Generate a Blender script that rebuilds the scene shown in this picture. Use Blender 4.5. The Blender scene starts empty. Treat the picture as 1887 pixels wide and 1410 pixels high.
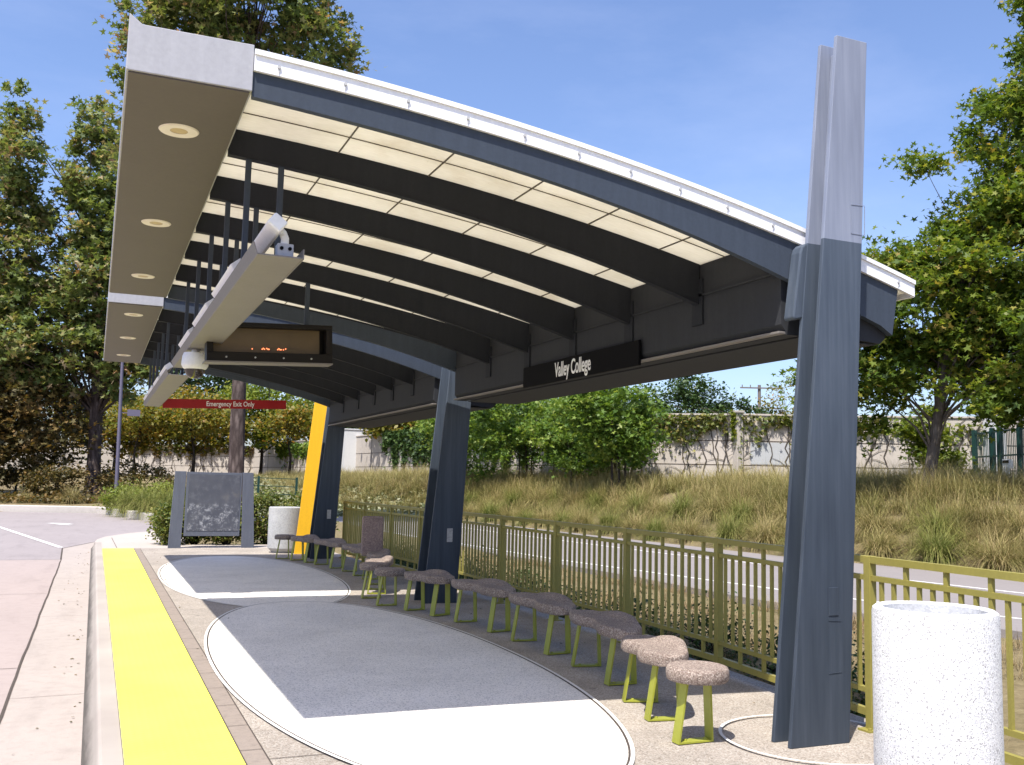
import bpy, math, random
import numpy as np
from mathutils import Vector, Matrix
random.seed(7); rng = np.random.default_rng(7)
S = bpy.context.scene
COL = S.collection
R = math.radians

# ---------------------------------------------------------------- camera
def setup_camera():
    W, H, f, cx, cy = 1887., 1410., 1785., 943.5, 705.
    vy = Vector((174 - cx, 873 - cy, f)); p2 = Vector((1174 - cx, 873 + 22.5 - cy, f))
    y = vy.normalized(); n = vy.cross(p2).normalized()
    if n.y > 0: n = -n
    x = y.cross(n).normalized()
    # rows = world axes in camera coords (x right, y down, z forward)
    Rm = Matrix((x, y, n))
    right = Rm.col[0]; down = Rm.col[1]; fwd = Rm.col[2]
    M = Matrix.Identity(4)
    for i in range(3):
        M[i][0] = right[i]; M[i][1] = -down[i]; M[i][2] = -fwd[i]
    M[2][3] = 1.6
    cam = bpy.data.cameras.new('camera'); o = bpy.data.objects.new('camera', cam)
    COL.objects.link(o); o.matrix_world = M
    cam.sensor_fit = 'HORIZONTAL'; cam.sensor_width = 36; cam.lens = f / W * 36
    cam.clip_start = 0.05; cam.clip_end = 4000
    S.camera = o
setup_camera()

# ---------------------------------------------------------------- world / sun / exposure
w = bpy.data.worlds.new('World'); S.world = w; w.use_nodes = True
nt = w.node_tree; nt.nodes.clear()
sky = nt.nodes.new('ShaderNodeTexSky'); sky.sky_type = 'NISHITA'; sky.sun_disc = False
sky.sun_elevation = R(62.7); sky.sun_rotation = R(224.2); sky.air_density = 1.0; sky.dust_density = 1.6; sky.ozone_density = 3.0
bgn = nt.nodes.new('ShaderNodeBackground'); bgn.inputs['Strength'].default_value = 0.135
out = nt.nodes.new('ShaderNodeOutputWorld')
tcw = nt.nodes.new('ShaderNodeTexCoord'); mpw = nt.nodes.new('ShaderNodeMapping'); mpw.inputs['Scale'].default_value = (1.2, 2.6, 5.0); mpw.inputs['Rotation'].default_value = (0, 0, .5)
nzw = nt.nodes.new('ShaderNodeTexNoise'); nzw.inputs['Scale'].default_value = 1.6; nzw.inputs['Detail'].default_value = 9; nzw.inputs['Roughness'].default_value = .62
rpw = nt.nodes.new('ShaderNodeValToRGB'); rpw.color_ramp.elements[0].position = .46; rpw.color_ramp.elements[0].color = (0, 0, 0, 1); rpw.color_ramp.elements[1].position = .80; rpw.color_ramp.elements[1].color = (.12, .12, .12, 1)
mxw = nt.nodes.new('ShaderNodeMix'); mxw.data_type = 'RGBA'; mxw.inputs[7].default_value = (5.6, 5.9, 7.4, 1)
tnw = nt.nodes.new('ShaderNodeMix'); tnw.data_type = 'RGBA'; tnw.blend_type = 'MULTIPLY'; tnw.inputs[0].default_value = 1; tnw.inputs[7].default_value = (0.97, .97, 1.10, 1)
nt.links.new(tcw.outputs['Generated'], mpw.inputs[0]); nt.links.new(mpw.outputs[0], nzw.inputs['Vector']); nt.links.new(nzw.outputs['Fac'], rpw.inputs[0]); nt.links.new(rpw.outputs[0], mxw.inputs[0])
nt.links.new(sky.outputs[0], tnw.inputs[6]); nt.links.new(tnw.outputs[2], mxw.inputs[6]); nt.links.new(mxw.outputs[2], bgn.inputs[0]); nt.links.new(bgn.outputs[0], out.inputs[0])
sl = bpy.data.lights.new('sun', 'SUN'); sl.energy = 4.9; sl.angle = R(0.5); sl.color = (1.0, 0.955, 0.88)
so = bpy.data.objects.new('sun', sl); COL.objects.link(so)
so.rotation_euler = Vector((0.366, 0.369, -1)).to_track_quat('-Z', 'Y').to_euler()
so.location = (-8, -8, 20)
S.view_settings.view_transform = 'Standard'; S.view_settings.look = 'None'
S.view_settings.exposure = 0.70; S.view_settings.gamma = 1
try:
    S.cycles.use_denoising = True
    S.cycles.max_bounces = 8; S.cycles.transparent_max_bounces = 8
except Exception: pass

# ---------------------------------------------------------------- materials
class NT:
    def __init__(s, name):
        s.m = bpy.data.materials.new(name); s.m.use_nodes = True; s.t = s.m.node_tree
        s.n = s.t.nodes; s.n.clear(); s.out = s.n.new('ShaderNodeOutputMaterial')
        s.b = s.n.new('ShaderNodeBsdfPrincipled'); s.link(s.b.outputs[0], s.out.inputs[0])
        s.co = s.n.new('ShaderNodeTexCoord')
    def link(s, a, b): s.t.links.new(a, b)
    def noise(s, scale, detail=4, rough=.55, vec=None, stretch=None):
        n = s.n.new('ShaderNodeTexNoise'); n.inputs['Scale'].default_value = scale
        n.inputs['Detail'].default_value = detail; n.inputs['Roughness'].default_value = rough
        v = vec or s.co.outputs['Object']
        if stretch:
            mp = s.n.new('ShaderNodeMapping'); mp.inputs['Scale'].default_value = stretch
            s.link(v, mp.inputs[0]); v = mp.outputs[0]
        s.link(v, n.inputs['Vector']); return n.outputs['Fac']
    def voro(s, scale, out='Color', feature='F1', stretch=None):
        n = s.n.new('ShaderNodeTexVoronoi'); n.inputs['Scale'].default_value = scale; n.feature = feature
        v = s.co.outputs['Object']
        if stretch:
            mp = s.n.new('ShaderNodeMapping'); mp.inputs['Scale'].default_value = stretch
            s.link(v, mp.inputs[0]); v = mp.outputs[0]
        s.link(v, n.inputs['Vector']); return n.outputs[out]
    def ramp(s, fac, stops, interp='LINEAR'):
        r = s.n.new('ShaderNodeValToRGB'); e = r.color_ramp; e.interpolation = interp
        while len(e.elements) < len(stops): e.elements.new(0.5)
        for k, (p, c) in enumerate(stops):
            e.elements[k].position = p; e.elements[k].color = (c[0], c[1], c[2], 1) if hasattr(c, '__len__') else (c, c, c, 1)
        s.link(fac, r.inputs[0]); return r.outputs[0]
    def mix(s, fac, a, b, mode='MIX'):
        m = s.n.new('ShaderNodeMix'); m.data_type = 'RGBA'; m.blend_type = mode
        for inp, v in ((m.inputs[0], fac), (m.inputs[6], a), (m.inputs[7], b)):
            if hasattr(v, 'links'): s.link(v, inp)
            elif hasattr(v, '__len__'): inp.default_value = (v[0], v[1], v[2], 1)
            else: inp.default_value = v
        return m.outputs[2]
    def attr(s, name):
        a = s.n.new('ShaderNodeAttribute'); a.attribute_name = name; return a.outputs['Fac']
    def math(s, op, a, b=None, c=None):
        m = s.n.new('ShaderNodeMath'); m.operation = op
        for k, v in enumerate((a, b, c)):
            if v is None: continue
            if hasattr(v, 'links'): s.link(v, m.inputs[k])
            else: m.inputs[k].default_value = v
        return m.outputs[0]
    def sep(s, k, src='Object'):
        x = s.n.new('ShaderNodeSeparateXYZ'); s.link(s.co.outputs[src], x.inputs[0]); return x.outputs[k]
    def bump(s, h, strength=.3, dist=.01):
        b = s.n.new('ShaderNodeBump'); b.inputs['Strength'].default_value = strength; b.inputs['Distance'].default_value = dist
        s.link(h, b.inputs['Height']); s.link(b.outputs[0], s.b.inputs['Normal'])
    def fin(s, col=None, rough=.8, metal=0, spec=.4):
        if col is not None:
            if hasattr(col, 'links'): s.link(col, s.b.inputs['Base Color'])
            else: s.b.inputs['Base Color'].default_value = (col[0], col[1], col[2], 1)
        if hasattr(rough, 'links'): s.link(rough, s.b.inputs['Roughness'])
        else: s.b.inputs['Roughness'].default_value = rough
        s.b.inputs['Metallic'].default_value = metal
        s.b.inputs['Specular IOR Level'].default_value = spec
        return s.m

def c_mul(c, k): return tuple(v * k for v in c)

def paint(name, c, var=.18, rough=.5, streak=True, spec=.4, chips=None):
    t = NT(name)
    n = t.noise(3.0, 5, .6, stretch=(6, 6, .7) if streak else None)
    col = t.ramp(n, [(.25, c_mul(c, 1 - var)), (.55, c), (.8, c_mul(c, 1 + var))])
    n2 = t.noise(40, 3)
    col = t.mix(.25, col, t.ramp(n2, [(.3, c_mul(c, .8)), (.7, c_mul(c, 1.2))]))
    if chips:
        k = t.ramp(t.noise(14, 6, .7), [(.66, 0), (.72, 1)]); col = t.mix(k, col, chips)
    t.bump(n2, .08, .003)
    return t.fin(col, rough, spec=spec)

M = {}
M['steel'] = paint('slate_paint', (.046, .058, .080), .16, .6, spec=.2)
M['ribg'] = paint('shaded_girder_paint', (.034, .036, .042), .12, .7, spec=.12)  # girder steel darkened: the shade under the canopy is put into the colour
M['bar'] = paint('bronze_bar', (.10, .085, .065), .1, .6, False)
M['rib'] = paint('shaded_rib_paint', (.023, .025, .031), .15, .7, spec=.12)  # darker copy of the slate for inner rafters, under-roof shade painted in
def column_mat():
    t = NT('column_paint')
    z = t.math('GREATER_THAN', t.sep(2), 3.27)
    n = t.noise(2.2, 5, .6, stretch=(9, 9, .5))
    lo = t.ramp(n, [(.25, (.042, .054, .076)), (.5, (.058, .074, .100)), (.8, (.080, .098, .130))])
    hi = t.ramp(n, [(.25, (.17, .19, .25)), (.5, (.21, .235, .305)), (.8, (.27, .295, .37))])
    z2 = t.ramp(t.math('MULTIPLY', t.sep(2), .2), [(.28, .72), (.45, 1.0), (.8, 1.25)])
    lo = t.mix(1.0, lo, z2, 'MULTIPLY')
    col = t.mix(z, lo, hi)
    t.bump(t.noise(5, 4, stretch=(2, 2, .4)), .15, .005)
    return t.fin(col, .55, spec=.25)
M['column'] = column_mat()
M['soffit'] = paint('soffit_paint', (.085, .070, .060), .07, .6, False)
M['fascia'] = paint('fascia_grey_paint', (.36, .36, .385), .10, .5)
M['white_metal'] = paint('white_metal', (.80, .80, .82), .05, .35)
M['white_plastic'] = paint('white_plastic', (.72, .72, .72), .05, .4, False)
M['tray'] = paint('tray_paint', (.17, .155, .145), .08, .55, False)
M['yellow_plate'] = paint('yellow_paint', (.86, .47, .02), .06, .5)
M['black'] = paint('black_panel', (.004, .004, .005), .1, .7, False, spec=.08)
M['dark_case'] = paint('dark_case', (.014, .012, .011), .2, .5, False, spec=.15)
M['olive'] = paint('olive_green_paint', (.27, .235, .055), .14, .5, False)
M['lime'] = paint('lime_green_paint', (.29, .30, .035), .15, .45, False, chips=(.16, .15, .03))
M['red'] = paint('red_paint', (.27, .008, .012), .08, .4, False)
M['screw'] = paint('screw_metal', (.45, .45, .45), .1, .35, False)
M['green_metal'] = paint('green_metal', (.010, .045, .036), .2, .5)
M['pole_paint'] = paint('lamp_post_paint', (.12, .11, .16), .1, .5)
M['wood_pole'] = paint('weathered_wood', (.16, .14, .13), .2, .9)
M['bin_metal'] = paint('dark_void', (.05, .05, .05), .2, .8, False)

def emis(name, c, s):
    t = NT(name); t.b.inputs['Base Color'].default_value = (*c, 1)
    t.b.inputs['Emission Color'].default_value = (*c, 1); t.b.inputs['Emission Strength'].default_value = s
    return t.m
M['led'] = emis('led', (1, .26, .10), 1.6)
t = NT('lens_amber'); M['lens'] = t.fin(t.ramp(t.noise(30), [(.3, (.36, .25, .12)), (.7, (.5, .36, .18))]), .35)
t = NT('trim_cream'); M['cream'] = t.fin(t.ramp(t.noise(9), [(.3, (.66, .60, .50)), (.7, (.78, .72, .62))]), .5)
t = NT('display_face'); M['display'] = t.fin(t.ramp(t.noise(4), [(.3, (.10, .065, .025)), (.7, (.13, .085, .035))]), .35, spec=.5)
t = NT('dome_glass'); M['dome'] = t.fin(t.ramp(t.noise(9), [(.3, (.02, .015, .012)), (.8, (.06, .05, .04))]), .08, spec=.6)
t = NT('white_letters'); M['letters'] = t.fin(t.ramp(t.noise(20), [(.3, (.68, .68, .68)), (.7, (.80, .80, .80))]), .5)

def panel_mat():
    t = NT('translucent_panel')
    n = t.noise(1.5, 4, .5); n2 = t.noise(12, 4, .6, stretch=(1, 4, 1))
    c = t.ramp(n, [(.3, (.66, .62, .52)), (.7, (.78, .74, .64))])
    c = t.mix(.25, c, t.ramp(n2, [(.35, (.58, .54, .44)), (.65, (.80, .76, .67))]))
    c = t.mix(t.ramp(t.noise(2.2, 8, .72), [(.52, 0), (.74, .45)]), c, (.52, .44, .32))
    c = t.mix(t.ramp(t.noise(26, 4, .6), [(.70, 0), (.74, .35)]), c, (.35, .27, .18))
    tr = t.n.new('ShaderNodeBsdfTranslucent'); t.link(c, tr.inputs[0])
    mx = t.n.new('ShaderNodeMixShader'); mx.inputs[0].default_value = .70
    t.fin(c, .4); t.link(t.b.outputs[0], mx.inputs[1]); t.link(tr.outputs[0], mx.inputs[2])
    t.link(mx.outputs[0], t.out.inputs[0]); return t.m
M['panel'] = panel_mat()

def pebble(name, cols, scale=90, bump=.5, dirt=.3, rough=.85):
    """exposed aggregate: one colour per pebble cell"""
    t = NT(name)
    v = t.n.new('ShaderNodeTexVoronoi'); v.inputs['Scale'].default_value = scale
    t.link(t.co.outputs['Object'], v.inputs['Vector'])
    sx = t.n.new('ShaderNodeSeparateColor'); t.link(v.outputs['Color'], sx.inputs[0])
    n = len(cols); stops = [(k / n, c) for k, c in enumerate(cols)]
    c = t.ramp(sx.outputs[0], stops, 'CONSTANT')
    d = t.noise(1.3, 6, .65)
    k = t.ramp(d, [(.35, 1 - dirt), (.65, 1.0)])
    c = t.mix(1.0, c, k, 'MULTIPLY')
    if 'tan' in name:
        c = t.mix(t.ramp(t.noise(5.5, 3, .5), [(.72, 0), (.735, .4)]), c, (.10, .09, .08)); c = t.mix(t.ramp(t.noise(.55, 7, .7), [(.50, 0), (.68, .22)]), c, (.20, .17, .14))
    t.bump(v.outputs['Distance'], bump, .004)
    return t.fin(c, rough, spec=.3)
M['tan'] = pebble('tan_aggregate_concrete', [(.37, .32, .27), (.31, .265, .22), (.42, .37, .32), (.24, .20, .165), (.39, .335, .28), (.35, .31, .265), (.47, .43, .375)], 115, .25, .26)
M['disc'] = pebble('white_aggregate', [(.76, .71, .64), (.70, .65, .59), (.78, .73, .67), (.44, .42, .39), (.73, .69, .62), (.78, .73, .67), (.66, .62, .57), (.79, .75, .69)], 115, .3, .14)
M['stool'] = pebble('brown_pebble_concrete', [(.27, .20, .165), (.19, .145, .12), (.36, .29, .24), (.24, .18, .15), (.31, .245, .205), (.15, .11, .09), (.28, .22, .185), (.46, .39, .33)], 150, .5, .25)
M['canw'] = pebble('white_pebble_concrete', [(.60, .60, .61), (.52, .52, .54), (.64, .64, .65), (.62, .61, .62), (.66, .65, .65), (.79, .79, .78), (.72, .72, .71), (.75, .75, .75), (.77, .77, .76), (.34, .33, .33)], 170, .4, .12)
M['canin'] = pebble('grey_bin_lining', [(.50, .50, .51), (.55, .55, .56), (.60, .60, .61)], 90, .2, .3)
M['cang'] = pebble('grey_concrete', [(.42, .42, .43), (.46, .46, .46), (.43, .43, .43), (.36, .36, .36)], 70, .3, .2)
M['slab'] = pebble('pink_brown_concrete', [(.30, .22, .20), (.26, .19, .17), (.34, .26, .23), (.22, .16, .15)], 80, .4, .2)

def concrete(name, c, big=.12, joints=None, stain=.25, scale=1.0, streak=None):
    t = NT(name)
    a = t.noise(.5 * scale, 6, .65, stretch=streak); b = t.noise(7 * scale, 5, .7); g = t.noise(140, 2)
    col = t.ramp(a, [(.3, c_mul(c, 1 - big)), (.6, c), (.8, c_mul(c, 1 + big * .6))])
    col = t.mix(stain, col, t.ramp(b, [(.3, c_mul(c, .55)), (.5, c), (.7, c_mul(c, 1.15))]))
    col = t.mix(.2, col, t.ramp(g, [(.3, c_mul(c, .7)), (.7, c_mul(c, 1.2))]))
    sp = t.ramp(t.noise(2.6, 8, .75), [(.69, 0), (.76, .55)]); col = t.mix(sp, col, c_mul(c, .45))
    if 'road' in name or 'gutter' in name or 'asphalt' in name:
        sm = t.ramp(t.noise(1.1, 7, .7, stretch=(2.2, .45, 1)), [(.52, 0), (.72, .42)]); col = t.mix(sm, col, c_mul(c, .62))
        dr = t.ramp(t.noise(34, 3, .6, stretch=(.4, 1.4, 1)), [(.70, 0), (.73, .6)]); col = t.mix(dr, col, c_mul(c, .35))
    t.bump(g, .25, .003)
    return t.fin(col, .85, spec=.3)
M['road'] = concrete('road_concrete', (.345, .285, .262), .10, stain=.25, streak=(1.6, .5, 1))
M['gutter'] = concrete('gutter_concrete', (.37, .32, .285), .12, stain=.32)
M['curb'] = concrete('curb_concrete', (.50, .46, .42), .10, stain=.3)
M['asphalt'] = concrete('faded_asphalt', (.29, .255, .25), .12, stain=.25)
M['busway'] = concrete('busway_concrete', (.235, .21, .20), .10, stain=.2)
M['walk'] = concrete('walk_concrete', (.42, .37, .33), .08, stain=.2)
M['line'] = concrete('white_line_paint', (.72, .70, .68), .06, stain=.2)
M['joint'] = concrete('dark_joint', (.075, .06, .05), .1)
M['rim'] = concrete('white_rim', (.66, .64, .60), .05, stain=.15)
M['wallc'] = concrete('wall_concrete', (.50, .45, .40), .12, stain=.28, scale=.6)
M['wallg'] = concrete('wall_patch_grey', (.44, .45, .46), .08, stain=.1)
M['wallw'] = concrete('pier_concrete', (.62, .62, .62), .06, stain=.15)
M['paver'] = concrete('brown_paver', (.26, .215, .18), .15, stain=.45, scale=2)

def curb_face():
    t = NT('curb_face_concrete'); z = t.sep(2)
    n = t.noise(3, 6, .7, stretch=(1, .35, 3))
    c = t.ramp(t.noise(.8, 5), [(.3, (.30, .26, .23)), (.7, (.38, .34, .30))])
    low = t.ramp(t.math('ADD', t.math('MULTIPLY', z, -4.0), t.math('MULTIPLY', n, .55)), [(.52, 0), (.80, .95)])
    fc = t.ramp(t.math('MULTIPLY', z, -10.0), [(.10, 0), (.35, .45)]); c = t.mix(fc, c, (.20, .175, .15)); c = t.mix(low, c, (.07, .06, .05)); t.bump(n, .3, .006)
    return t.fin(c, .9)
M['curbface'] = curb_face()
def tactile():
    t = NT('yellow_tactile_paint')
    v = t.n.new('ShaderNodeTexVoronoi'); v.inputs['Scale'].default_value = 19; v.inputs['Randomness'].default_value = 0
    t.link(t.co.outputs['Object'], v.inputs['Vector'])
    b = t.ramp(v.outputs['Distance'], [(.22, 1), (.38, 0)])
    d = t.ramp(t.noise(2.5, 7, .7), [(.56, 0), (.74, .34)])
    c = t.ramp(t.noise(.7, 4), [(.3, (.84, .84, .085)), (.7, (.88, .88, .12))])
    c = t.mix(d, c, (.55, .45, .10)); t.bump(b, .25, .004)
    return t.fin(c, .6)
M['tactile'] = tactile()

def board_mat():
    t = NT('scratched_notice_panel')
    z = t.sep(2); n = t.noise(9, 10, .8); m = t.noise(2.2, 3, .6)
    base = t.ramp(m, [(.3, (.055, .060, .080)), (.6, (.075, .080, .100)), (.75, (.12, .115, .115))])
    k = t.ramp(n, [(.50, 0), (.60, .9)])
    zl = t.ramp(z, [(.42, 1), (.95, .85), (1.12, .06), (1.60, .12)])
    k = t.mix(1.0, k, zl, 'MULTIPLY')
    k2 = t.ramp(t.noise(3.5, 6, .7), [(.38, 0), (.55, 1)]); k = t.mix(1.0, k, k2, 'MULTIPLY')
    c = t.mix(k, base, (.34, .35, .38))
    return t.fin(c, t.ramp(n, [(.4, .35), (.6, .6)]), spec=.5)
M['board'] = board_mat()
M['boardframe'] = paint('board_frame_paint', (.095, .105, .135), .2, .5, chips=(.16, .17, .2))

def soil():
    t = NT('soil_and_litter')
    a = t.noise(.35, 6, .7); b = t.noise(9, 6, .7)
    c = t.ramp(a, [(.3, (.15, .12, .065)), (.5, (.22, .18, .095)), (.7, (.17, .16, .07))])
    c = t.mix(.5, c, t.ramp(b, [(.3, (.05, .035, .02)), (.5, (.16, .12, .07)), (.7, (.27, .22, .13))]))
    t.bump(b, .8, .05); return t.fin(c, .95, spec=.1)
M['soil'] = soil()

def leafmat(name, stops, trans=.35, rough=.5):
    t = NT(name)
    c = t.ramp(t.attr('tint'), stops)
    tr = t.n.new('ShaderNodeBsdfTranslucent')
    c2 = t.mix(1.0, c, (1.15, 1.1, .55), 'MULTIPLY'); t.link(c2, tr.inputs[0])
    mx = t.n.new('ShaderNodeMixShader'); mx.inputs[0].default_value = trans
    t.fin(c, rough, spec=.35); t.link(t.b.outputs[0], mx.inputs[1]); t.link(tr.outputs[0], mx.inputs[2])
    t.link(mx.outputs[0], t.out.inputs[0]); return t.m
M['leaf_green'] = leafmat('green_leaves', [(0, (.06, .12, .02)), (.45, (.12, .205, .035)), (.8, (.20, .285, .05)), (1, (.32, .38, .09))], .45)
M['leaf_sycamore'] = leafmat('sycamore_leaves', [(0, (.055, .095, .014)), (.4, (.10, .165, .022)), (.75, (.19, .24, .035)), (.95, (.33, .33, .06)), (1, (.34, .26, .07))], .5)
M['leaf_autumn'] = leafmat('rusty_sycamore_leaves', [(0, (.085, .13, .036)), (.45, (.155, .205, .06)), (.72, (.24, .26, .09)), (.88, (.30, .25, .12)), (.96, (.30, .16, .10)), (1, (.45, .36, .22))], .45)
M['leaf_brown'] = leafmat('dry_brown_leaves', [(0, (0.053, 0.053, 0.018)), (.5, (0.112, 0.090, 0.030)), (1, (0.225, 0.135, 0.045))], .3)
M['leaf_gold'] = leafmat('golden_leaves', [(0, (.08, .11, .018)), (.4, (.16, .165, .025)), (.75, (.27, .215, .035)), (1, (.36, .19, .035))], .45)
M['leaf_dark'] = leafmat('dark_green_leaves', [(0, (0.022, 0.045, 0.015)), (.6, (0.045, 0.090, 0.021)), (1, (0.090, 0.135, 0.030))], .2)
M['leaf_lime'] = leafmat('yellow_green_leaves', [(0, (.07, .12, .012)), (.5, (.15, .20, .02)), (1, (.28, .30, .05))], .4)
M['leaf_hedge'] = leafmat('hedge_leaves', [(0, (.05, .085, .015)), (.5, (.13, .16, .03)), (.85, (.26, .26, .07)), (1, (.30, .22, .08))], .35)
M['leaf_pale'] = leafmat('pale_groundcover', [(0, (.12, .14, .06)), (.5, (.20, .21, .11)), (1, (.34, .33, .20))], .2)
def grassmat(name, root, mid, tip, alt):
    t = NT(name)
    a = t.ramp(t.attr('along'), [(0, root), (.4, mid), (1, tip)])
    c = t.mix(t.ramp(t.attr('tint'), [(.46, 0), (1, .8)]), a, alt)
    tr = t.n.new('ShaderNodeBsdfTranslucent'); t.link(c, tr.inputs[0])
    mx = t.n.new('ShaderNodeMixShader'); mx.inputs[0].default_value = .3
    t.fin(c, .6, spec=.3); t.link(t.b.outputs[0], mx.inputs[1]); t.link(tr.outputs[0], mx.inputs[2])
    t.link(mx.outputs[0], t.out.inputs[0]); return t.m
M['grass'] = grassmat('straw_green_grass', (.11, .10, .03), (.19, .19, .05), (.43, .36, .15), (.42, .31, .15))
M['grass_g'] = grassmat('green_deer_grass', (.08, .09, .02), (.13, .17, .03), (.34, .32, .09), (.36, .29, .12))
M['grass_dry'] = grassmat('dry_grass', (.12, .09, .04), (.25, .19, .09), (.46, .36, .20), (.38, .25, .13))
def bark(name, a, b, c, sc=6):
    t = NT(name); n = t.noise(sc, 8, .75, stretch=(1.6, 1.6, .45)); v = t.voro(sc * .9, 'Distance', stretch=(1.5, 1.5, .4))
    k = t.mix(.5, t.ramp(n, [(.3, a), (.5, b), (.7, c)]), t.ramp(v, [(.1, c), (.5, a)]))
    t.bump(n, .9, .04); return t.fin(k, .95, spec=.1)
M['bark'] = bark('rough_bark', (.03, .022, .020), (.085, .064, .058), (.19, .15, .135), 4.5)
M['bark_grey'] = bark('grey_bark', (.06, .05, .04), (.13, .11, .095), (.22, .19, .165), 9)
M['bark_dark'] = bark('dark_bark', (.02, .016, .013), (.05, .04, .033), (.09, .075, .06), 9)

# ---------------------------------------------------------------- mesh helpers
class MB:
    def __init__(s): s.v = []; s.f = []; s.mi = []; s.cur = 0
    def add(s, vs, fs):
        o = len(s.v); s.v += [tuple(map(float, v)) for v in vs]; s.f += [tuple(i + o for i in f) for f in fs]; s.mi += [s.cur] * len(fs); return s
    def box(s, x0, x1, y0, y1, z0, z1, M=None):
        vs = [(x, y, z) for x in (x0, x1) for y in (y0, y1) for z in (z0, z1)]
        if M is not None: vs = [M @ Vector(v) for v in vs]
        return s.add(vs, [(0, 1, 3, 2), (4, 6, 7, 5), (0, 4, 5, 1), (2, 3, 7, 6), (0, 2, 6, 4), (1, 5, 7, 3)])
    def bar(s, p, q, wdt, hgt, up=(0, 0, 1)):
        p = Vector(p); q = Vector(q); d = (q - p).normalized(); u = Vector(up)
        sd = d.cross(u)
        if sd.length < 1e-4: sd = d.cross(Vector((0, 1, 0)))
        sd.normalize(); u = sd.cross(d).normalized()
        vs = []
        for e in (p, q):
            for a, b in ((-1, -1), (1, -1), (1, 1), (-1, 1)): vs.append(e + sd * a * wdt / 2 + u * b * hgt / 2)
        return s.add(vs, [(0, 1, 2, 3)[::-1], (4, 5, 6, 7), (0, 1, 5, 4), (1, 2, 6, 5), (2, 3, 7, 6), (3, 0, 4, 7)])
    def prism(s, poly, axis, a, b):
        """extrude a 2D polygon along axis: 'x' poly=(y,z); 'y' poly=(x,z); 'z' poly=(x,y)"""
        def P(p, t): return {'x': (t, p[0], p[1]), 'y': (p[0], t, p[1]), 'z': (p[0], p[1], t)}[axis]
        n = len(poly); vs = [P(p, a) for p in poly] + [P(p, b) for p in poly]
        ar = sum(poly[i][0] * poly[(i + 1) % n][1] - poly[(i + 1) % n][0] * poly[i][1] for i in range(n))
        fl = (ar > 0) != (axis == 'y')
        if b < a: fl = not fl
        cap0 = tuple(range(n)); cap1 = tuple(range(n, 2 * n))
        sides = [(i, (i + 1) % n, n + (i + 1) % n, n + i) for i in range(n)]
        fs = [cap0[::-1], cap1] + sides if fl else [cap0, cap1[::-1]] + [q[::-1] for q in sides]
        return s.add(vs, fs)
    def tube(s, pts, rad, n=8, cap=True, jit=0):
        pts = [Vector(p) for p in pts]; rad = rad if hasattr(rad, '__len__') else [rad] * len(pts)
        base = len(s.v); vs = []; fs = []
        prev = None
        for i, p in enumerate(pts):
            d = (pts[min(i + 1, len(pts) - 1)] - pts[max(i - 1, 0)]).normalized()
            a = prev if prev is not None else (Vector((1, 0, 0)) if abs(d.x) < .8 else Vector((0, 1, 0)))
            a = (a - d * a.dot(d)).normalized(); b = d.cross(a); prev = a
            for k in range(n):
                th = 2 * math.pi * k / n; r = rad[i] * (1 + (random.uniform(-jit, jit) if jit else 0))
                vs.append(p + a * r * math.cos(th) + b * r * math.sin(th))
        for i in range(len(pts) - 1):
            for k in range(n):
                fs.append((i * n + k, i * n + (k + 1) % n, (i + 1) * n + (k + 1) % n, (i + 1) * n + k))
        if cap: fs += [tuple(range(n))[::-1], tuple(range((len(pts) - 1) * n, len(pts) * n))]
        return s.add(vs, fs)
    def lathe(s, prof, c=(0, 0, 0), n=32):
        vs = []; fs = []
        for r, z in prof:
            for k in range(n):
                th = 2 * math.pi * k / n; vs.append((c[0] + r * math.cos(th), c[1] + r * math.sin(th), c[2] + z))
        for i in range(len(prof) - 1):
            for k in range(n): fs.append((i * n + k, i * n + (k + 1) % n, (i + 1) * n + (k + 1) % n, (i + 1) * n + k))
        return s.add(vs, fs)

def mesh_np(name, verts, faces_flat, counts, mats, tint=None, along=None):
    me = bpy.data.meshes.new(name)
    nv = len(verts); nf = len(counts)
    me.vertices.add(nv); me.vertices.foreach_set('co', np.asarray(verts, dtype=np.float32).ravel())
    me.loops.add(len(faces_flat)); me.loops.foreach_set('vertex_index', np.asarray(faces_flat, dtype=np.int32))
    me.polygons.add(nf)
    st = np.zeros(nf, dtype=np.int32); st[1:] = np.cumsum(counts)[:-1]
    me.polygons.foreach_set('loop_start', st)
    try: me.polygons.foreach_set('loop_total', np.asarray(counts, dtype=np.int32))
    except Exception: pass
    if tint is not None:
        a = me.attributes.new('tint', 'FLOAT', 'FACE'); a.data.foreach_set('value', np.asarray(tint, dtype=np.float32))
    if along is not None:
        a = me.attributes.new('along', 'FLOAT', 'POINT'); a.data.foreach_set('value', np.asarray(along, dtype=np.float32))
    me.update(calc_edges=True)
    for m in (mats if isinstance(mats, (list, tuple)) else [mats]): me.materials.append(m)
    return me

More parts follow.
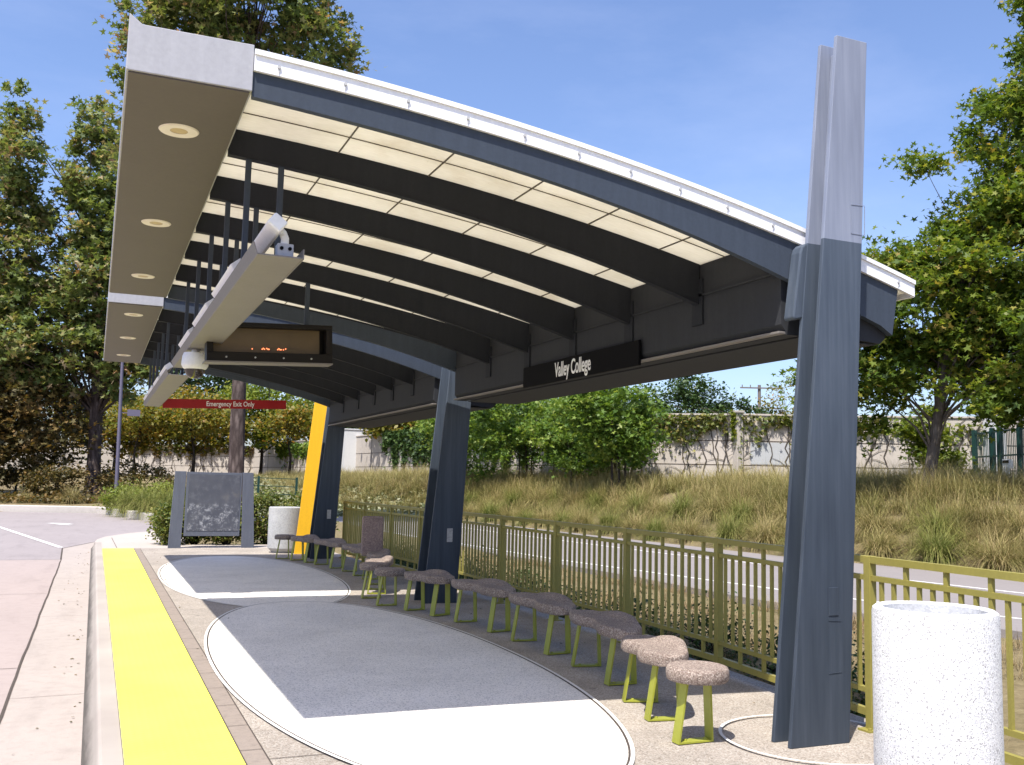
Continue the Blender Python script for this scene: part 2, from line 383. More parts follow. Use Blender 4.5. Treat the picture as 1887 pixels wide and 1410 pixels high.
def origin(o):
    v = Vector((0, 0, 0))
    while o is not None: v = v + Vector(o.location); o = o.parent
    return v
def link(name, me, parent=None):
    o = bpy.data.objects.new(name, me); COL.objects.link(o)
    if parent: o.parent = parent
    return o
def obj(name, mb, mat, parent=None, smooth=False, bevel=0, loc=None):
    """verts are given in world space (thing roots are never rotated while building)"""
    off = origin(parent) if parent else Vector(loc or (0, 0, 0))
    me = bpy.data.meshes.new(name)
    me.from_pydata([(v[0] - off.x, v[1] - off.y, v[2] - off.z) for v in mb.v], [], mb.f)
    for m in (mat if isinstance(mat, (list, tuple)) else [mat]): me.materials.append(m)
    if isinstance(mat, (list, tuple)): me.polygons.foreach_set('material_index', mb.mi)
    if smooth:
        me.polygons.foreach_set('use_smooth', [True] * len(me.polygons))
        try: me.set_sharp_from_angle(angle=R(38))
        except Exception: pass
    me.update()
    o = link(name, me, parent)
    if not parent: o.location = off
    if bevel:
        b = o.modifiers.new('bevel', 'BEVEL'); b.width = bevel; b.segments = 2; b.limit_method = 'ANGLE'; b.angle_limit = R(40)
    return o
def thing(name, label, cat, loc, group=None):
    o = bpy.data.objects.new(name, None); COL.objects.link(o); o.location = loc; o.empty_display_size = .2
    return tag(o, label, cat, group)
def tag(o, label, cat, group=None):
    o['label'] = label; o['category'] = cat
    if group: o['group'] = group
    return o
def struct(o): o['kind'] = 'structure'; return o
def stuff(o, label, cat): o['kind'] = 'stuff'; o['label'] = label; o['category'] = cat; return o
def copy_tree(o, parent=None):
    c = o.copy(); COL.objects.link(c); c.parent = parent
    for ch in list(o.children): copy_tree(ch, c)
    return c
def text_mesh(name, body, size, mat, parent, Mx, sx=1.0, ext=.002, bold=0.0):
    cu = bpy.data.curves.new(name, 'FONT'); cu.body = body; cu.size = size; cu.extrude = ext; cu.align_x = 'CENTER'; cu.align_y = 'CENTER'; cu.offset = bold
    tmp = bpy.data.objects.new('tmp', cu); COL.objects.link(tmp)
    dg = bpy.context.evaluated_depsgraph_get(); me = bpy.data.meshes.new_from_object(tmp.evaluated_get(dg))
    bpy.data.objects.remove(tmp)
    me.transform(Matrix.Diagonal((sx, 1, 1, 1))); me.transform(Mx)
    off = origin(parent); me.transform(Matrix.Translation(-off))
    me.materials.clear(); me.materials.append(mat)
    return link(name, me, parent)

# ---------------------------------------------------------------- terrain
def smooth(t): t = np.clip(t, 0, 1); return t * t * (3 - 2 * t)
EY = [-20, 5, 14.35, 18.3, 20.3, 29.8, 38.9, 46, 52, 60, 200]
EX = [20.0, 18.5, 17.6, 17.04, 16.6, 16.03, 15.6, 14.2, 11.5, 9.0, 9.0]
def edge_x(y): return np.interp(y, EY, EX)
def terrain_z(x, y):
    x = np.asarray(x, float); y = np.asarray(y, float)
    e = edge_x(y)
    bank = -.17 + 1.68 * smooth((x - e) / 5.0)
    low = np.full_like(bank, -.24)
    left = -.24 + .42 * smooth((y - 48.2) / 1.5) + 1.6 * smooth((y - 52) / 40)
    mid = -.24 + 1.8 * smooth((y - 44) / 32)          # behind the platform
    wl = smooth((4.0 - x) / 3.0)
    flat = np.where(y > 44, wl * np.where(y > 48.2, left, -.24) + (1 - wl) * mid, low)
    h = np.maximum(np.where(x > e, bank, flat), flat)
    hedge = (x > 1.2) & (x < 9.5) & (y > 23.0) & (y < 44)
    h = np.where(hedge, np.maximum(h, -.06), h)
    strip = (x > 5.15) & (x < 9.2) & (y > -6) & (y <= 23.0)
    h = np.where(strip, -.16, h)
    # keep the soil below the road and sidewalk at the left
    h = np.where((x < 2.2) & (y < 48.2), -.24, h)
    return h
def tz(x, y): return float(terrain_z(x, y))
def build_terrain():
    xs = np.unique(np.concatenate([np.linspace(-1500, -60, 12), np.arange(-60, 70, .8), np.linspace(70, 1500, 12)]))
    ys = np.unique(np.concatenate([np.linspace(-1200, -20, 8), np.arange(-20, 120, .8), np.linspace(120, 1800, 14)]))
    X, Y = np.meshgrid(xs, ys); Z = terrain_z(X, Y)
    n = np.sin(X * 1.7 + np.sin(Y * 1.3)) * np.cos(Y * 1.9 + X * .6) * .035
    Z = Z + np.where(Z > -.1, n, 0)
    nx, ny = len(xs), len(ys)
    V = np.stack([X.ravel(), Y.ravel(), Z.ravel()], 1)
    i, j = np.meshgrid(np.arange(nx - 1), np.arange(ny - 1)); a = (j * nx + i).ravel()
    F = np.stack([a, a + 1, a + nx + 1, a + nx], 1).ravel()
    me = mesh_np('ground', V, F, np.full(len(a), 4), M['soil'])
    me.polygons.foreach_set('use_smooth', [True] * len(me.polygons))
    struct(link('ground', me))
build_terrain()

def sheet(name, poly, z, mat, parent=None, thick=0):
    mb = MB()
    if thick: mb.prism(poly, 'z', z - thick, z)
    else: mb.add([(p[0], p[1], z) for p in poly], [tuple(range(len(poly)))])
    return obj(name, mb, mat, parent)

# left road: concrete pad near, asphalt beyond
struct(sheet('road', [(-60, -20), (-.52, -20), (-.52, 21.9), (-60, 21.4)], -.15, M['road'], thick=.2))
struct(sheet('road_gutter', [(-.50, -20), (.06, -20), (.06, 25.2), (.12, 27.4), (-.57, 25.1), (-.505, 21.9)], -.15, M['gutter'], thick=.2))
struct(sheet('asphalt_road', [(-60, 21.42), (-.52, 21.92), (-.585, 25.12), (.11, 27.43), (1.0, 29.3), (2.05, 30.9), (6.5, 34.5), (6.5, 36.8), (2.5, 38.2), (1.6, 42.5), (.45, 47.2), (-3.8, 48.6), (-60, 49.2)], -.154, M['asphalt'], thick=.2))
# joints in the road
jb = MB()
def strip(mb, pts, wd, z):
    for p, q in zip(pts[:-1], pts[1:]):
        p = Vector((*p, z)); q = Vector((*q, z)); d = (q - p).normalized(); sd = Vector((-d.y, d.x, 0)) * wd / 2
        mb.add([p - sd, q - sd, q + sd, p + sd], [(0, 1, 2, 3)])
wob = [(-.512 + .004 * math.sin(y * 1.7) + .003 * math.sin(y * 4.1) , y) for y in np.arange(-5, 22, .5)]
strip(jb, wob, .022, -.145)
strip(jb, [(-.52, 21.93), (-.58, 25.1), (.11, 27.4)], .03, -.145)
strip(jb, [(-30, 21.4), (-.52, 21.9)], .02, -.145)
for y in (8.6, 13.3, 18.0): strip(jb, [(-.50, y), (.03, y + .03)], .006, -.145)
for y in (9.9, 15.8): strip(jb, [(-20, y - .1), (-.53, y)], .012, -.145)
struct(obj('road_joints', jb, M['joint']))
mk = MB(); strip(mk, [(-5.2, 46.5), (-2.63, 34.7), (-.62, 25.4)], .13, -.144)
strip(mk, [(-1.35, 37.6), (-.65, 37.1)], .35, -.144); strip(mk, [(-1.05, 36.6), (-.62, 36.3)], .25, -.144)
struct(obj('road_markings', mk, M['line']))

# platform slab, kerb, walk
FENCE = [(4.80, 19.9), (4.86, 18.5), (4.93, 16.9), (4.99, 15.4), (5.06, 13.8), (5.09, 12.15), (5.10, 10.5), (5.11, 8.85), (5.08, 7.2), (4.905, 5.2), (4.82, 3.6), (4.75, 1.6)]
plat = [(.25, -6), (4.95, -6), (4.95, 1.6), (5.0, 3.6), (5.1, 5.2), (5.25, 7.2), (5.29, 8.85), (5.28, 10.5), (5.27, 12.1), (5.24, 13.8), (5.16, 15.4), (5.08, 17), (5.0, 19), (4.95, 20.4), (4.95, 22.85), (.25, 22.85)]
struct(sheet('platform', plat, 0, M['tan'], thick=.28))
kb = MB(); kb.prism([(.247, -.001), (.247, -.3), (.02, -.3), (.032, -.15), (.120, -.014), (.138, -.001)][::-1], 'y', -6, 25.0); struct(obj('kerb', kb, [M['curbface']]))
# (top of the kerb is a paler strip laid over it)
walkp = [(.248, 22.9), (4.9, 22.9), (4.9, 24), (1.7, 24.1), (2.3, 26.2), (2.6, 29), (1.9, 30.4), (1.0, 29.0), (.35, 27.3), (.16, 26.2), (.10, 25.01), (.248, 25.01)]
struct(sheet('sidewalk', walkp, -.006, M['walk'], thick=.26))
sw = MB(); strip(sw, [(.25, 22.9), (4.9, 22.9)], .02, .004); strip(sw, [(.55, 23.0), (.5, 26.8)], .012, .0); struct(obj('sidewalk_joints', sw, M['joint']))
struct(sheet('tactile_strip', [(.252, -6), (.874, -6), (.874, 22.8), (.252, 22.8)], .008, M['tactile'], thick=.006))
pv = MB(); strip(pv, [(.945, -6), (.945, 22.8)], .13, .004); struct(obj('paver_band', pv, M['paver']))
pj = MB()
strip(pj, [(.878, -6), (.878, 22.8)], .008, .0095)
strip(pj, [(1.012, -6), (1.012, 22.8)], .008, .0075)
for k in range(44): strip(pj, [(.882, -3 + k * .6), (1.008, -3 + k * .6)], .006, .0078)
for y in (3.2, 5.79): strip(pj, [(1.016, y), (1.46 if y > 5 else 4.9, y)], .008, .0045)
strip(pj, [(1.62, 5.79), (1.9, 5.25)], .008, .0045)
struct(obj('platform_joints', pj, M['joint']))
def ell(cx, cy, a, b, rot=-.018, n=120, k=1.0):
    o = []
    for i in range(n):
        t = 2 * math.pi * i / n; c, s = math.cos(t), math.sin(t)
        ex = 2 / 2.12
        x = b * k * math.copysign(abs(c) ** ex, c); y = a * k * math.copysign(abs(s) ** ex, s)
        o.append((cx + x * math.cos(rot) - y * math.sin(rot), cy + x * math.sin(rot) + y * math.cos(rot)))
    return o
def ring(mb, inner, outer, z):
    n = len(inner); mb.add([(p[0], p[1], z) for p in inner] + [(p[0], p[1], z) for p in outer], [(i, (i + 1) % n, n + (i + 1) % n, n + i)[::-1] for i in range(n)])
def off(poly, d):
    n = len(poly); r = []
    for i in range(n):
        p = Vector(poly[i - 1]); q = Vector(poly[(i + 1) % n]); t = (q - p).normalized(); r.append((poly[i][0] + t.y * d, poly[i][1] - t.x * d))
    return r
for idx, (cx_, cy_, z0) in enumerate(((2.40, 16.40, .004), (2.375, 8.74, .012))):
    e = ell(cx_, cy_, 4.1, 1.345)
    struct(sheet('paving_disc', off(e, -.012), z0, M['disc']))
    g = MB(); ring(g, off(e, -.010), off(e, .003), z0 + .002); struct(obj('disc_joint', g, M['joint']))
    g = MB(); ring(g, off(e, .003), off(e, .028), z0 + .003); struct(obj('disc_rim', g, M['rim']))
g = MB(); e = [(4.38 + .60 * math.cos(t), 5.13 + .60 * math.sin(t)) for t in np.linspace(0, 2 * math.pi, 65)[:-1]]
ring(g, e, off(e, .022), .016); struct(obj('column_footing_ring', g, M['rim']))
# far kerb round the turning road
fk = MB(); pts = [(-60, 49.3), (-3.8, 48.9), (.4, 47.7), (1.55, 43.2), (2.45, 38.6), (6.5, 37.2)]
for p, q in zip(pts[:-1], pts[1:]):
    fk.bar((p[0], p[1], -.06), (q[0], q[1], -.06), .5, .38)
struct(obj('far_kerb', fk, M['curb'], bevel=.03))
# busway behind the fence
BW_near = [(10.9, 9.1), (9.9, 11.5), (9.65, 12.85), (9.6, 17), (9.2, 22), (8.6, 30), (8.0, 40), (6.5, 47)]
bw = [(12.2, 2), (11.4, 6)] + BW_near + [(8, 52), (11, 49.5), (13.6, 45.5), (15.3, 40)] + [(float(edge_x(y)) - .05, y) for y in (38, 34, 29.8, 25, 20.3, 18.3, 14.35, 9, 5, 0, -8)] + [(13.5, -8)]
struct(sheet('busway', bw, -.13, M['busway'], thick=.3))
bl = MB(); strip(bl, [(13.3, 3), (12.1, 9.6), (11.35, 12.2), (11.0, 13.8), (9.93, 20.2), (9.3, 30), (8.7, 40)], .10, -.126)
strip(bl, [(17.3, -2), (15.6, 9), (14.9, 14.3), (13.7, 22), (13.2, 30), (12.8, 40)], .10, -.126)
struct(obj('busway_markings', bl, M['line']))

# ---------------------------------------------------------------- shelter
RX = [.66, 1.08, 1.74, 2.46, 3.24, 4.12, 4.54, 5.42]; RZ = [3.935, 3.90, 3.848, 3.765, 3.63, 3.465, 3.37, 3.135]
def roof_z(x): return float(np.interp(x, RX, RZ))
BXp = [.66, .69, 1.40, 2.07, 2.82, 3.64, 4.30, 4.40, 5.10, 5.22]; BZp = [3.675, 3.668, 3.61, 3.525, 3.40, 3.225, 3.03, 3.0, 2.79, 2.72]
# smooth both with a cubic fit
_pr = np.polyfit(RX, RZ, 4); _pb = np.polyfit(BXp[:8], BZp[:8], 3)
def roof_z(x): return float(np.polyval(_pr, x))
def beam_z(x): return float(np.polyval(_pb, x)) if x < 4.4 else float(np.interp(x, [4.4, 5.1, 5.22], [np.polyval(_pb, 4.4), 2.79, 2.72]))
XS = np.linspace(.667, 5.40, 34)

def build_shelter(y0, y1, label, hang_n, with_yellow, col_y, col_gap, rafters):
    sh = thing('bus_shelter', label, 'bus shelter', (4.3, col_y, 0), 'curved canopy shelters along the platform')
    # fascia box along the kerb side
    mb = MB()
    mb.prism([(.022, 3.697), (.664, 3.697), (.664, 3.96), (.09, 3.955), (.022, 4.005)], 'y', y0 - .04, y1 + .04)
    obj('fascia', mb, M['fascia'], sh, bevel=.004)
    mb = MB(); mb.box(.034, .652, y0 - .028, y1 + .028, 3.688, 3.6965)
    sf = obj('soffit', mb, M['soffit'], sh)
    L = y1 - y0
    for k in range(3):
        yc = y0 + .76 + k * (L / 2 - .98) * 1.0 if False else y0 + .76 + k * 2.37
        g = MB(); g.lathe([(.052, 3.684), (.112, 3.681), (.118, 3.6875), (.118, 3.690)], (.345, yc, 0), 36)
        dl = obj('downlight', g, M['cream'], sh, smooth=True)
        g = MB(); g.lathe([(.0005, 3.6855), (.052, 3.6855)], (.345, yc, 0), 30); obj('lens', g, M['lens'], dl)
    # rafters
    for i, yr in enumerate(rafters):
        end = i in (0, len(rafters) - 1)
        g = MB(); hi = 5.22 if end else 4.30
        xs = [x for x in XS if x < hi - .02] + [hi]
        if not end: xs = [x for x in xs if x < 4.27] + [4.27]
        rb = (lambda x: beam_z(x)) if end else (lambda x: beam_z(x) - .018 * float(smooth((x - 1.3) / 2.2)))
        bot = [(x, rb(x)) for x in xs]; top = [(x, roof_z(x) - (.11 if end else .080)) for x in reversed(xs)]
        if end: top[0] = (5.28, roof_z(5.28) - .11)
        wd = .05 if end else .045
        g.prism(bot + top, 'y', yr - wd / 2, yr + wd / 2)
        if not end:   # bottom flange
            for a, b in zip(xs[:-1], xs[1:]):
                g.bar((a, yr, rb(a) - .002), (b + .004, yr, rb(b) - .002), .06, .007)
            g.box(4.262, 4.277, yr - .07, yr + .07, 2.86, 3.22)
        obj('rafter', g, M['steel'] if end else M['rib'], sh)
        if end:
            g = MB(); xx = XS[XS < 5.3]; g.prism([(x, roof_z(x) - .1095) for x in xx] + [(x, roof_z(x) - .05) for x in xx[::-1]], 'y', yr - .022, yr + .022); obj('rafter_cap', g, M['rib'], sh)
    # translucent panels, one per bay
    for a, b in zip(rafters[:-1], rafters[1:]):
        w3 = (b - a) / 3
        for s0, s1 in ((a + .018, a + w3 - .001), (a + w3 + .001, a + 2 * w3 - .001), (a + 2 * w3 + .001, b - .018)):
            g = MB(); poly = [(x, roof_z(x) - .088) for x in XS] + [(x, roof_z(x) - .055) for x in XS[::-1]]
            g.prism(poly, 'y', s0, s1); obj('roof_panel', g, M['panel'], sh)
    # glazing bars: purlins along the roof + one thin bar between rafters
    g = MB()
    for x in (.70, 1.38, 2.02, 2.67, 3.28, 3.9): g.box(x - .0035, x + .0035, y0 + .03, y1 - .03, roof_z(x) - .097, roof_z(x) - .086)
    for a, b in zip(rafters[:-1], rafters[1:]):
        for ym in (a + (b - a) / 3, a + 2 * (b - a) / 3):
            for p, q in zip(XS[:-1], XS[1:]): g.bar((p, ym, roof_z(p) - .090), (q, ym, roof_z(q) - .090), .007, .006)
    obj('glazing_bars', g, M['bar'], sh)
    # white edge trims
    for ye, sg in ((y0 - .035, 1), (y1 + .035, -1)):
        g = MB(); xs = np.linspace(.667, 5.42, 34)
        poly = [(x, roof_z(x) - .118) for x in xs] + [(x, roof_z(x) - .03) for x in xs[::-1]]
        g.prism(poly, 'y', ye - .012, ye + .012)
        poly = [(x, roof_z(x) - .029) for x in xs] + [(x, roof_z(x)) for x in xs[::-1]]
        g.prism(poly, 'y', ye - .024, ye + .03)
        tr = obj('edge_trim', g, M['white_metal'], sh)
        for k in range(13):
            x = .80 + k * .372; z = roof_z(x) - .07
            g = MB(); g.tube([(x, ye - .013 if sg > 0 else ye + .013, z), (x, ye - (.022 if sg > 0 else -.022), z)], .010, 8)
            g.box(x - .003, x + .003, ye - .018 if sg > 0 else ye + .014, ye - .014 if sg > 0 else ye + .018, z - .032, z - .009)
            obj('bolt', g, M['screw'], tr)
    # thin white roof skin edge at the back
    g = MB(); z = roof_z(5.42)
    g.box(5.40, 5.43, y0 - .03, y1 + .03, z - .12, z); obj('rear_trim', g, M['white_metal'], sh)
    # longitudinal girder
    g = MB()
    g.prism([(4.28, 2.73), (4.32, 2.68), (4.32, 2.66), (4.44, 2.66), (4.44, 2.70), (5.16, 2.66), (5.205, 2.70), (5.34, 3.06), (5.34, 3.08), (4.44, 3.33), (4.28, 3.36)], 'y', y0 + .035, y1 - .035)
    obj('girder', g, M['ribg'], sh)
    g = MB(); g.box(4.262, 4.322, y0 + .04, y1 - .04, 2.664, 2.682); obj('girder_lip', g, M['tray'], sh, bevel=.003)
    g = MB(); g.box(4.262, 4.279, y0 + .06, y1 - .06, 3.085, 3.10); g.box(4.46, 5.14, y0 + .06, y1 - .06, 2.652, 2.66)
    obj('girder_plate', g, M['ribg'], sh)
    # hangers and light tray
    t0, t1 = (5.58, 12.05) if not with_yellow else (12.95, 19.2)
    for yr in rafters[1:-1]:
        if yr > t1 - .1 or yr < t0: continue
        for x in (.80, 1.01):
            g = MB(); g.bar((x, yr, 2.885), (x, yr, beam_z(x) + .004), .036, .036, (0, 1, 0)); obj('hanger', g, M['steel'], sh, bevel=.003)
    g = MB()
    g.box(.785, 1.039, t0, t1, 2.870, 2.878)
    g.prism([(.779, 2.870), (.7845, 2.867), (.760, 2.942), (.753, 2.942)], 'y', t0, t1)
    g.box(1.0395, 1.046, t0, t1, 2.867, 2.928)
    tr = obj('light_tray', g, M['tray'], sh)
    k = 0; y = t0 + 1.0 if not with_yellow else t0 + .25
    while y < t1 - 1.0:
        ln = 1.15; g = MB()
        Mx = Matrix.Translation((.800, 0, 3.005)) @ Matrix.Rotation(R(-38), 4, 'Y')
        g.box(-.043, .043, y, y + ln, -.036, .036, Mx)
        obj('tube_light', g, M['white_metal'], sh, bevel=.006)
        g = MB(); g.bar((.84, y + .3, 2.879), (.835, y + .3, 2.945), .03, .03)
        obj('light_bracket', g, M['white_metal'], sh)
        g = MB(); g.bar((.84, y + ln - .2, 2.879), (.835, y + ln - .2, 2.945), .03, .03); obj('light_bracket', g, M['white_metal'], sh)
        y += 1.62; k += 1
    return sh
def column(sh, y, gap, yellow=False, name='column'):
    def plate(mb, yy, th):
        mb.prism([(4.062, 0), (4.53, 0), (4.765, 4.71), (4.50, 4.71)], 'y', yy, yy + th)
    g = MB(); plate(g, y, .03)
    g.prism([(4.20, .002), (4.42, .002), (4.66, 4.64), (4.585, 4.64)], 'y', y + .0302, y + gap - .0002)   # web
    if not yellow: plate(g, y + gap, .03)
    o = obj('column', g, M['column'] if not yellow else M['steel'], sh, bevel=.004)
    g = MB()
    g.box(4.36, 4.44, y - .004, y + .0, .62, .80) if yellow is None else g.box(4.37, 4.45, y - .005, y, .80, .98)
    obj('cover_plate', g, M['column'] if y < 6 else M['cang'], o, bevel=.003)
    return o
R1 = [5.30, 6.33, 7.40, 8.50, 9.60, 10.74, 11.945]
R2 = [r + 7.45 for r in R1]
sh1 = build_shelter(5.30, 11.972, 'nearer curved bus shelter with cream translucent roof and tall slate column', 5, False, 5.0, .15, R1)
column(sh1, 5.0, .16)
g = MB(); g.prism([(4.245, 2.75), (4.26, 2.735), (4.56, 2.80), (4.56, 3.29), (4.35, 3.265), (4.325, 3.24), (4.31, 3.20)], 'y', 5.165, 5.27); obj('end_cap', g, M['column'], sh1, bevel=.012)
g = MB(); g.tube([(4.47, 5.20, 3.335), (4.60, 5.20, 3.335)], .028, 12); obj('drain_spout', g, M['bark'], sh1)
sh2 = build_shelter(12.75, 19.422, 'farther curved bus shelter behind the first, ending at a yellow backed column', 5, True, 12.62, .3, R2)
column(sh2, 12.34, .36)
column(sh2, 19.62, .30)
g = MB(); g.prism([(3.99, 0), (4.50, 0), (4.68, 3.35), (4.30, 3.35)], 'y', 20.914, 20.944); obj('yellow_plate', g, M['yellow_plate'], sh2, bevel=.003)

g = MB()
for (a, b) in (((4.60, 3.33), (4.60, 3.53)), ((4.715, 3.33), (4.72, 3.53)), ((4.60, 3.53), (4.72, 3.535)), ((4.60, 3.33), (4.715, 3.33))): g.bar((a[0], 4.9985, a[1]), (b[0], 4.9985, b[1]), .004, .003, (0, 1, 0))
for (a, b) in (((4.37, .44), (4.47, .445)), ((4.37, .77), (4.47, .765))): g.bar((a[0], 4.9985, a[1]), (b[0], 4.9985, b[1]), .004, .003, (0, 1, 0))
obj('access_panel', g, M['column'], sh1)

# ---------------------------------------------------------------- signs, cameras and display hung on the shelters
# station name board
r = thing('name_board', 'long black board with white Valley College lettering on the back girder of the near shelter', 'sign', (4.25, 8.4, 2.75))
g = MB(); g.box(4.235, 4.2615, 7.17, 9.62, 2.632, 2.852); obj('panel', g, M['black'], r, bevel=.003)
Mx = Matrix.Translation((4.232, 8.43, 2.742)) @ Matrix(((0, 0, -1, 0), (-1, 0, 0, 0), (0, 1, 0, 0), (0, 0, 0, 1)))
text_mesh('lettering', 'Valley College', .205, M['letters'], r, Mx, .66, .0015, .003)
# exit sign
r = thing('exit_sign', 'narrow red Emergency Exit Only sign hanging across the far end of the platform', 'sign', (2.13, 18.3, 2.92))
Mt = Matrix.Translation((2.13, 18.3, 2.918)) @ Matrix.Rotation(-.040, 4, 'Y')
g = MB(); g.box(-1.09, 1.09, -.012, .012, -.082, .082, Mt); obj('panel', g, M['red'], r, bevel=.003)
Mx = Mt @ Matrix.Translation((.08, -.0145, -.002)) @ Matrix.Rotation(R(90), 4, 'X')
text_mesh('lettering', 'Emergency Exit Only', .125, M['letters'], r, Mx, .80, .001, .0015)
g = MB(); g.bar((1.15, 18.3, 2.99), (1.15, 18.3, beam_z(1.15)), .014, .014, (0, 1, 0)); g.bar((2.9, 18.3, 3.06), (2.9, 18.3, beam_z(2.9)), .014, .014, (0, 1, 0)); g.bar((1.1, 18.3, 3.64), (2.95, 18.3, 3.36), .014, .014); obj('hanger', g, M['steel'], r)
# LED display
r = thing('arrival_display', 'dark framed amber LED arrival display hung under the ribs', 'display', (1.52, 9.5, 2.9))
Mt = Matrix.Translation((1.50, 9.5, 2.905)) @ Matrix.Rotation(-.045, 4, 'Y')
g = MB()
g.box(-.60, .60, 0, .20, .145, .19, Mt); g.box(-.60, .60, 0, .20, -.19, -.10, Mt); g.box(-.60, -.54, 0, .20, -.0995, .1445, Mt); g.box(.54, .60, 0, .20, -.0995, .1445, Mt); g.box(-.54, .54, .17, .198, -.0995, .1445, Mt)
obj('housing', g, M['dark_case'], r, bevel=.004)
g = MB(); g.box(-.538, .49, .10, .15, -.099, .144, Mt); fc = obj('screen', g, M['display'], r)
g = MB()
for x0, pat in ((-.17, [0]), (-.075, [0, 1, 2, 4, 5, 6]), (.075, [0, 1, 2, 3, 5, 7])):
    for k in pat:
        zz = -.060 + (.008 if k % 3 == 1 else 0)
        g.box(x0 + k * .011, x0 + k * .011 + .009, .094, .0995, zz, zz + .010, Mt)
obj('led_text', g, M['led'], fc)
g = MB(); g.box(-.62, .60, -.02, .21, -.204, -.1905, Mt); obj('bottom_lip', g, M['tray'], r)
for x in (-.42, -.15, .12, .39):
    g = MB(); g.tube([Mt @ Vector((x, -.001, -.150)), Mt @ Vector((x, -.008, -.150))], .009, 8); obj('screw', g, M['screw'], r)
g = MB(); g.bar((1.2, 9.6, 3.09), (1.2, 9.6, 3.62), .04, .04, (0, 1, 0)); g.bar((1.85, 9.6, 3.12), (1.85, 9.6, 3.55), .04, .04, (0, 1, 0)); obj('hanger', g, M['steel'], r)
# dome camera
r = thing('dome_camera', 'white dome security camera hanging below the light tray', 'camera', (.865, 10.2, 2.87))
g = MB(); g.lathe([(0.0011, 2.8689), (0.0392, 2.8689), (0.0392, 2.8420), (0.1120, 2.8342), (0.1254, 2.7972), (0.1322, 2.7132), (0.1254, 2.6998), (0.1165, 2.6818), (0.0986, 2.6684), (0.0840, 2.6662)], (.865, 10.2, 0), 36); obj('housing', g, M['white_plastic'], r, smooth=True)
g = MB(); g.lathe([(0.0986, 2.6684), (0.0930, 2.6348), (0.0728, 2.6012), (0.0448, 2.5810), (0.0011, 2.5743)], (.865, 10.2, 0), 36); obj('dome', g, M['dome'], r, smooth=True)
# box camera at the near end of the tray
r = thing('box_camera', 'white box security camera on a curved bracket at the near end of the light tray', 'camera', (.945, 5.68, 2.879))
g = MB(); g.box(.90, .995, 5.64, 5.72, 2.8795, 2.965); jbx = obj('junction_box', g, M['fascia'], r, bevel=.006)
for x in (.924, .972):
    g = MB(); g.tube([(x, 5.641, 2.935), (x, 5.634, 2.935)], .011, 12); obj('port', g, M['black'], jbx)
g = MB(); g.tube([(.947, 5.68, 2.965), (.947, 5.675, 3.00), (.93, 5.66, 3.03), (.905, 5.62, 3.035)], [.024, .024, .023, .022], 12); obj('arm', g, M['white_plastic'], r, smooth=True)
Mx = Matrix.Translation((.878, 5.53, 3.058)) @ Matrix.Rotation(R(38), 4, 'Y')
g = MB(); g.box(-.046, .046, 0, .95, -.040, .040, Mx); obj('housing', g, M['white_metal'], r, bevel=.01)
g = MB(); g.box(-.038, .038, -.004, .001, -.032, .032, Mx); obj('front_glass', g, M['letters'], r)

# ---------------------------------------------------------------- stools and benches
def u_frame(mb, cx, cy, ang=0, h=.388):
    c, s = math.cos(ang), math.sin(ang)
    def P(a, b, z): return Vector((cx + a * c - b * s, cy + a * s + b * c, z))
    wd = .040; th = .0045
    def slab(p, q, nrm):   # flat strap between two centre points, width along b
        pass
    prof = [(-.085, h), (-.148, .006), (.112, .006), (.095, h)]
    ip = [(-.072, h), (-.134, .0165), (.099, .0165), (.083, h)]
    vs = []; fs = []
    for pr in (prof, ip):
        for b in (-wd, wd):
            for a, z in pr: vs.append(P(a, b, z))
    # indices: outer-b0:0-3, outer-b1:4-7, inner-b0:8-11, inner-b1:12-15
    for i in range(3):
        fs.append((i, i + 1, 4 + i + 1, 4 + i)); fs.append((8 + i, 12 + i, 12 + i + 1, 8 + i + 1))
        fs.append((i, 8 + i, 8 + i + 1, i + 1)); fs.append((4 + i, 4 + i + 1, 12 + i + 1, 12 + i))
    fs += [(0, 4, 12, 8), (3, 11, 15, 7)]
    mb.add(vs, fs)
def bolts(mb, cx, cy, ang=0):
    c, s = math.cos(ang), math.sin(ang)
    for a in (-.075, .075):
        x, y = cx + a * c, cy + a * s
        mb.lathe([(.001, .026), (.011, .026), (.013, .0165)], (x, y, 0), 8)
def top_mesh(outline, z0, z1, ridge=None):
    """rounded slab: rings of the outline inset at the edges; ridge(x,y)->extra height on top"""
    n = len(outline); cx = sum(p[0] for p in outline) / n; cy = sum(p[1] for p in outline) / n
    rings = [(-.03, z0 + .004), (-.012, z0), (-.003, z0 + .012), (.0, (z0 + z1) / 2), (-.004, z1 - .018), (-.014, z1 - .005), (-.03, z1), (-.06, z1), (-.1, z1), (-.14, z1)]
    vs = []; fs = []
    for d, z in rings:
        for p in off(outline, d):
            e = ridge(*p) if (ridge and z > (z0 + z1) / 2) else 0
            vs.append((p[0], p[1], z + e))
    m = len(rings)
    for i in range(m - 1):
        for k in range(n): fs.append((i * n + k, i * n + (k + 1) % n, (i + 1) * n + (k + 1) % n, (i + 1) * n + k))
    fs.append(tuple(range(n))[::-1]); fs.append(tuple(range((m - 1) * n, m * n)))
    mb = MB(); mb.add(vs, fs); return mb
def make_stool():
    r = thing('round_stool', '', 'stool', (0, 0, 0), 'pebble concrete seats in two arcs')
    o = [(.015 + .200 * math.cos(t), .200 * math.sin(t)) for t in np.linspace(0, 2 * math.pi, 41)[:-1]]
    obj('seat', top_mesh(o, .385, .475), M['stool'], r, smooth=True)
    g = MB(); u_frame(g, 0, 0); fr = obj('leg_frame', g, M['lime'], r)
    g = MB(); bolts(g, 0, 0); obj('bolt', g, M['lime'], fr)
    return r
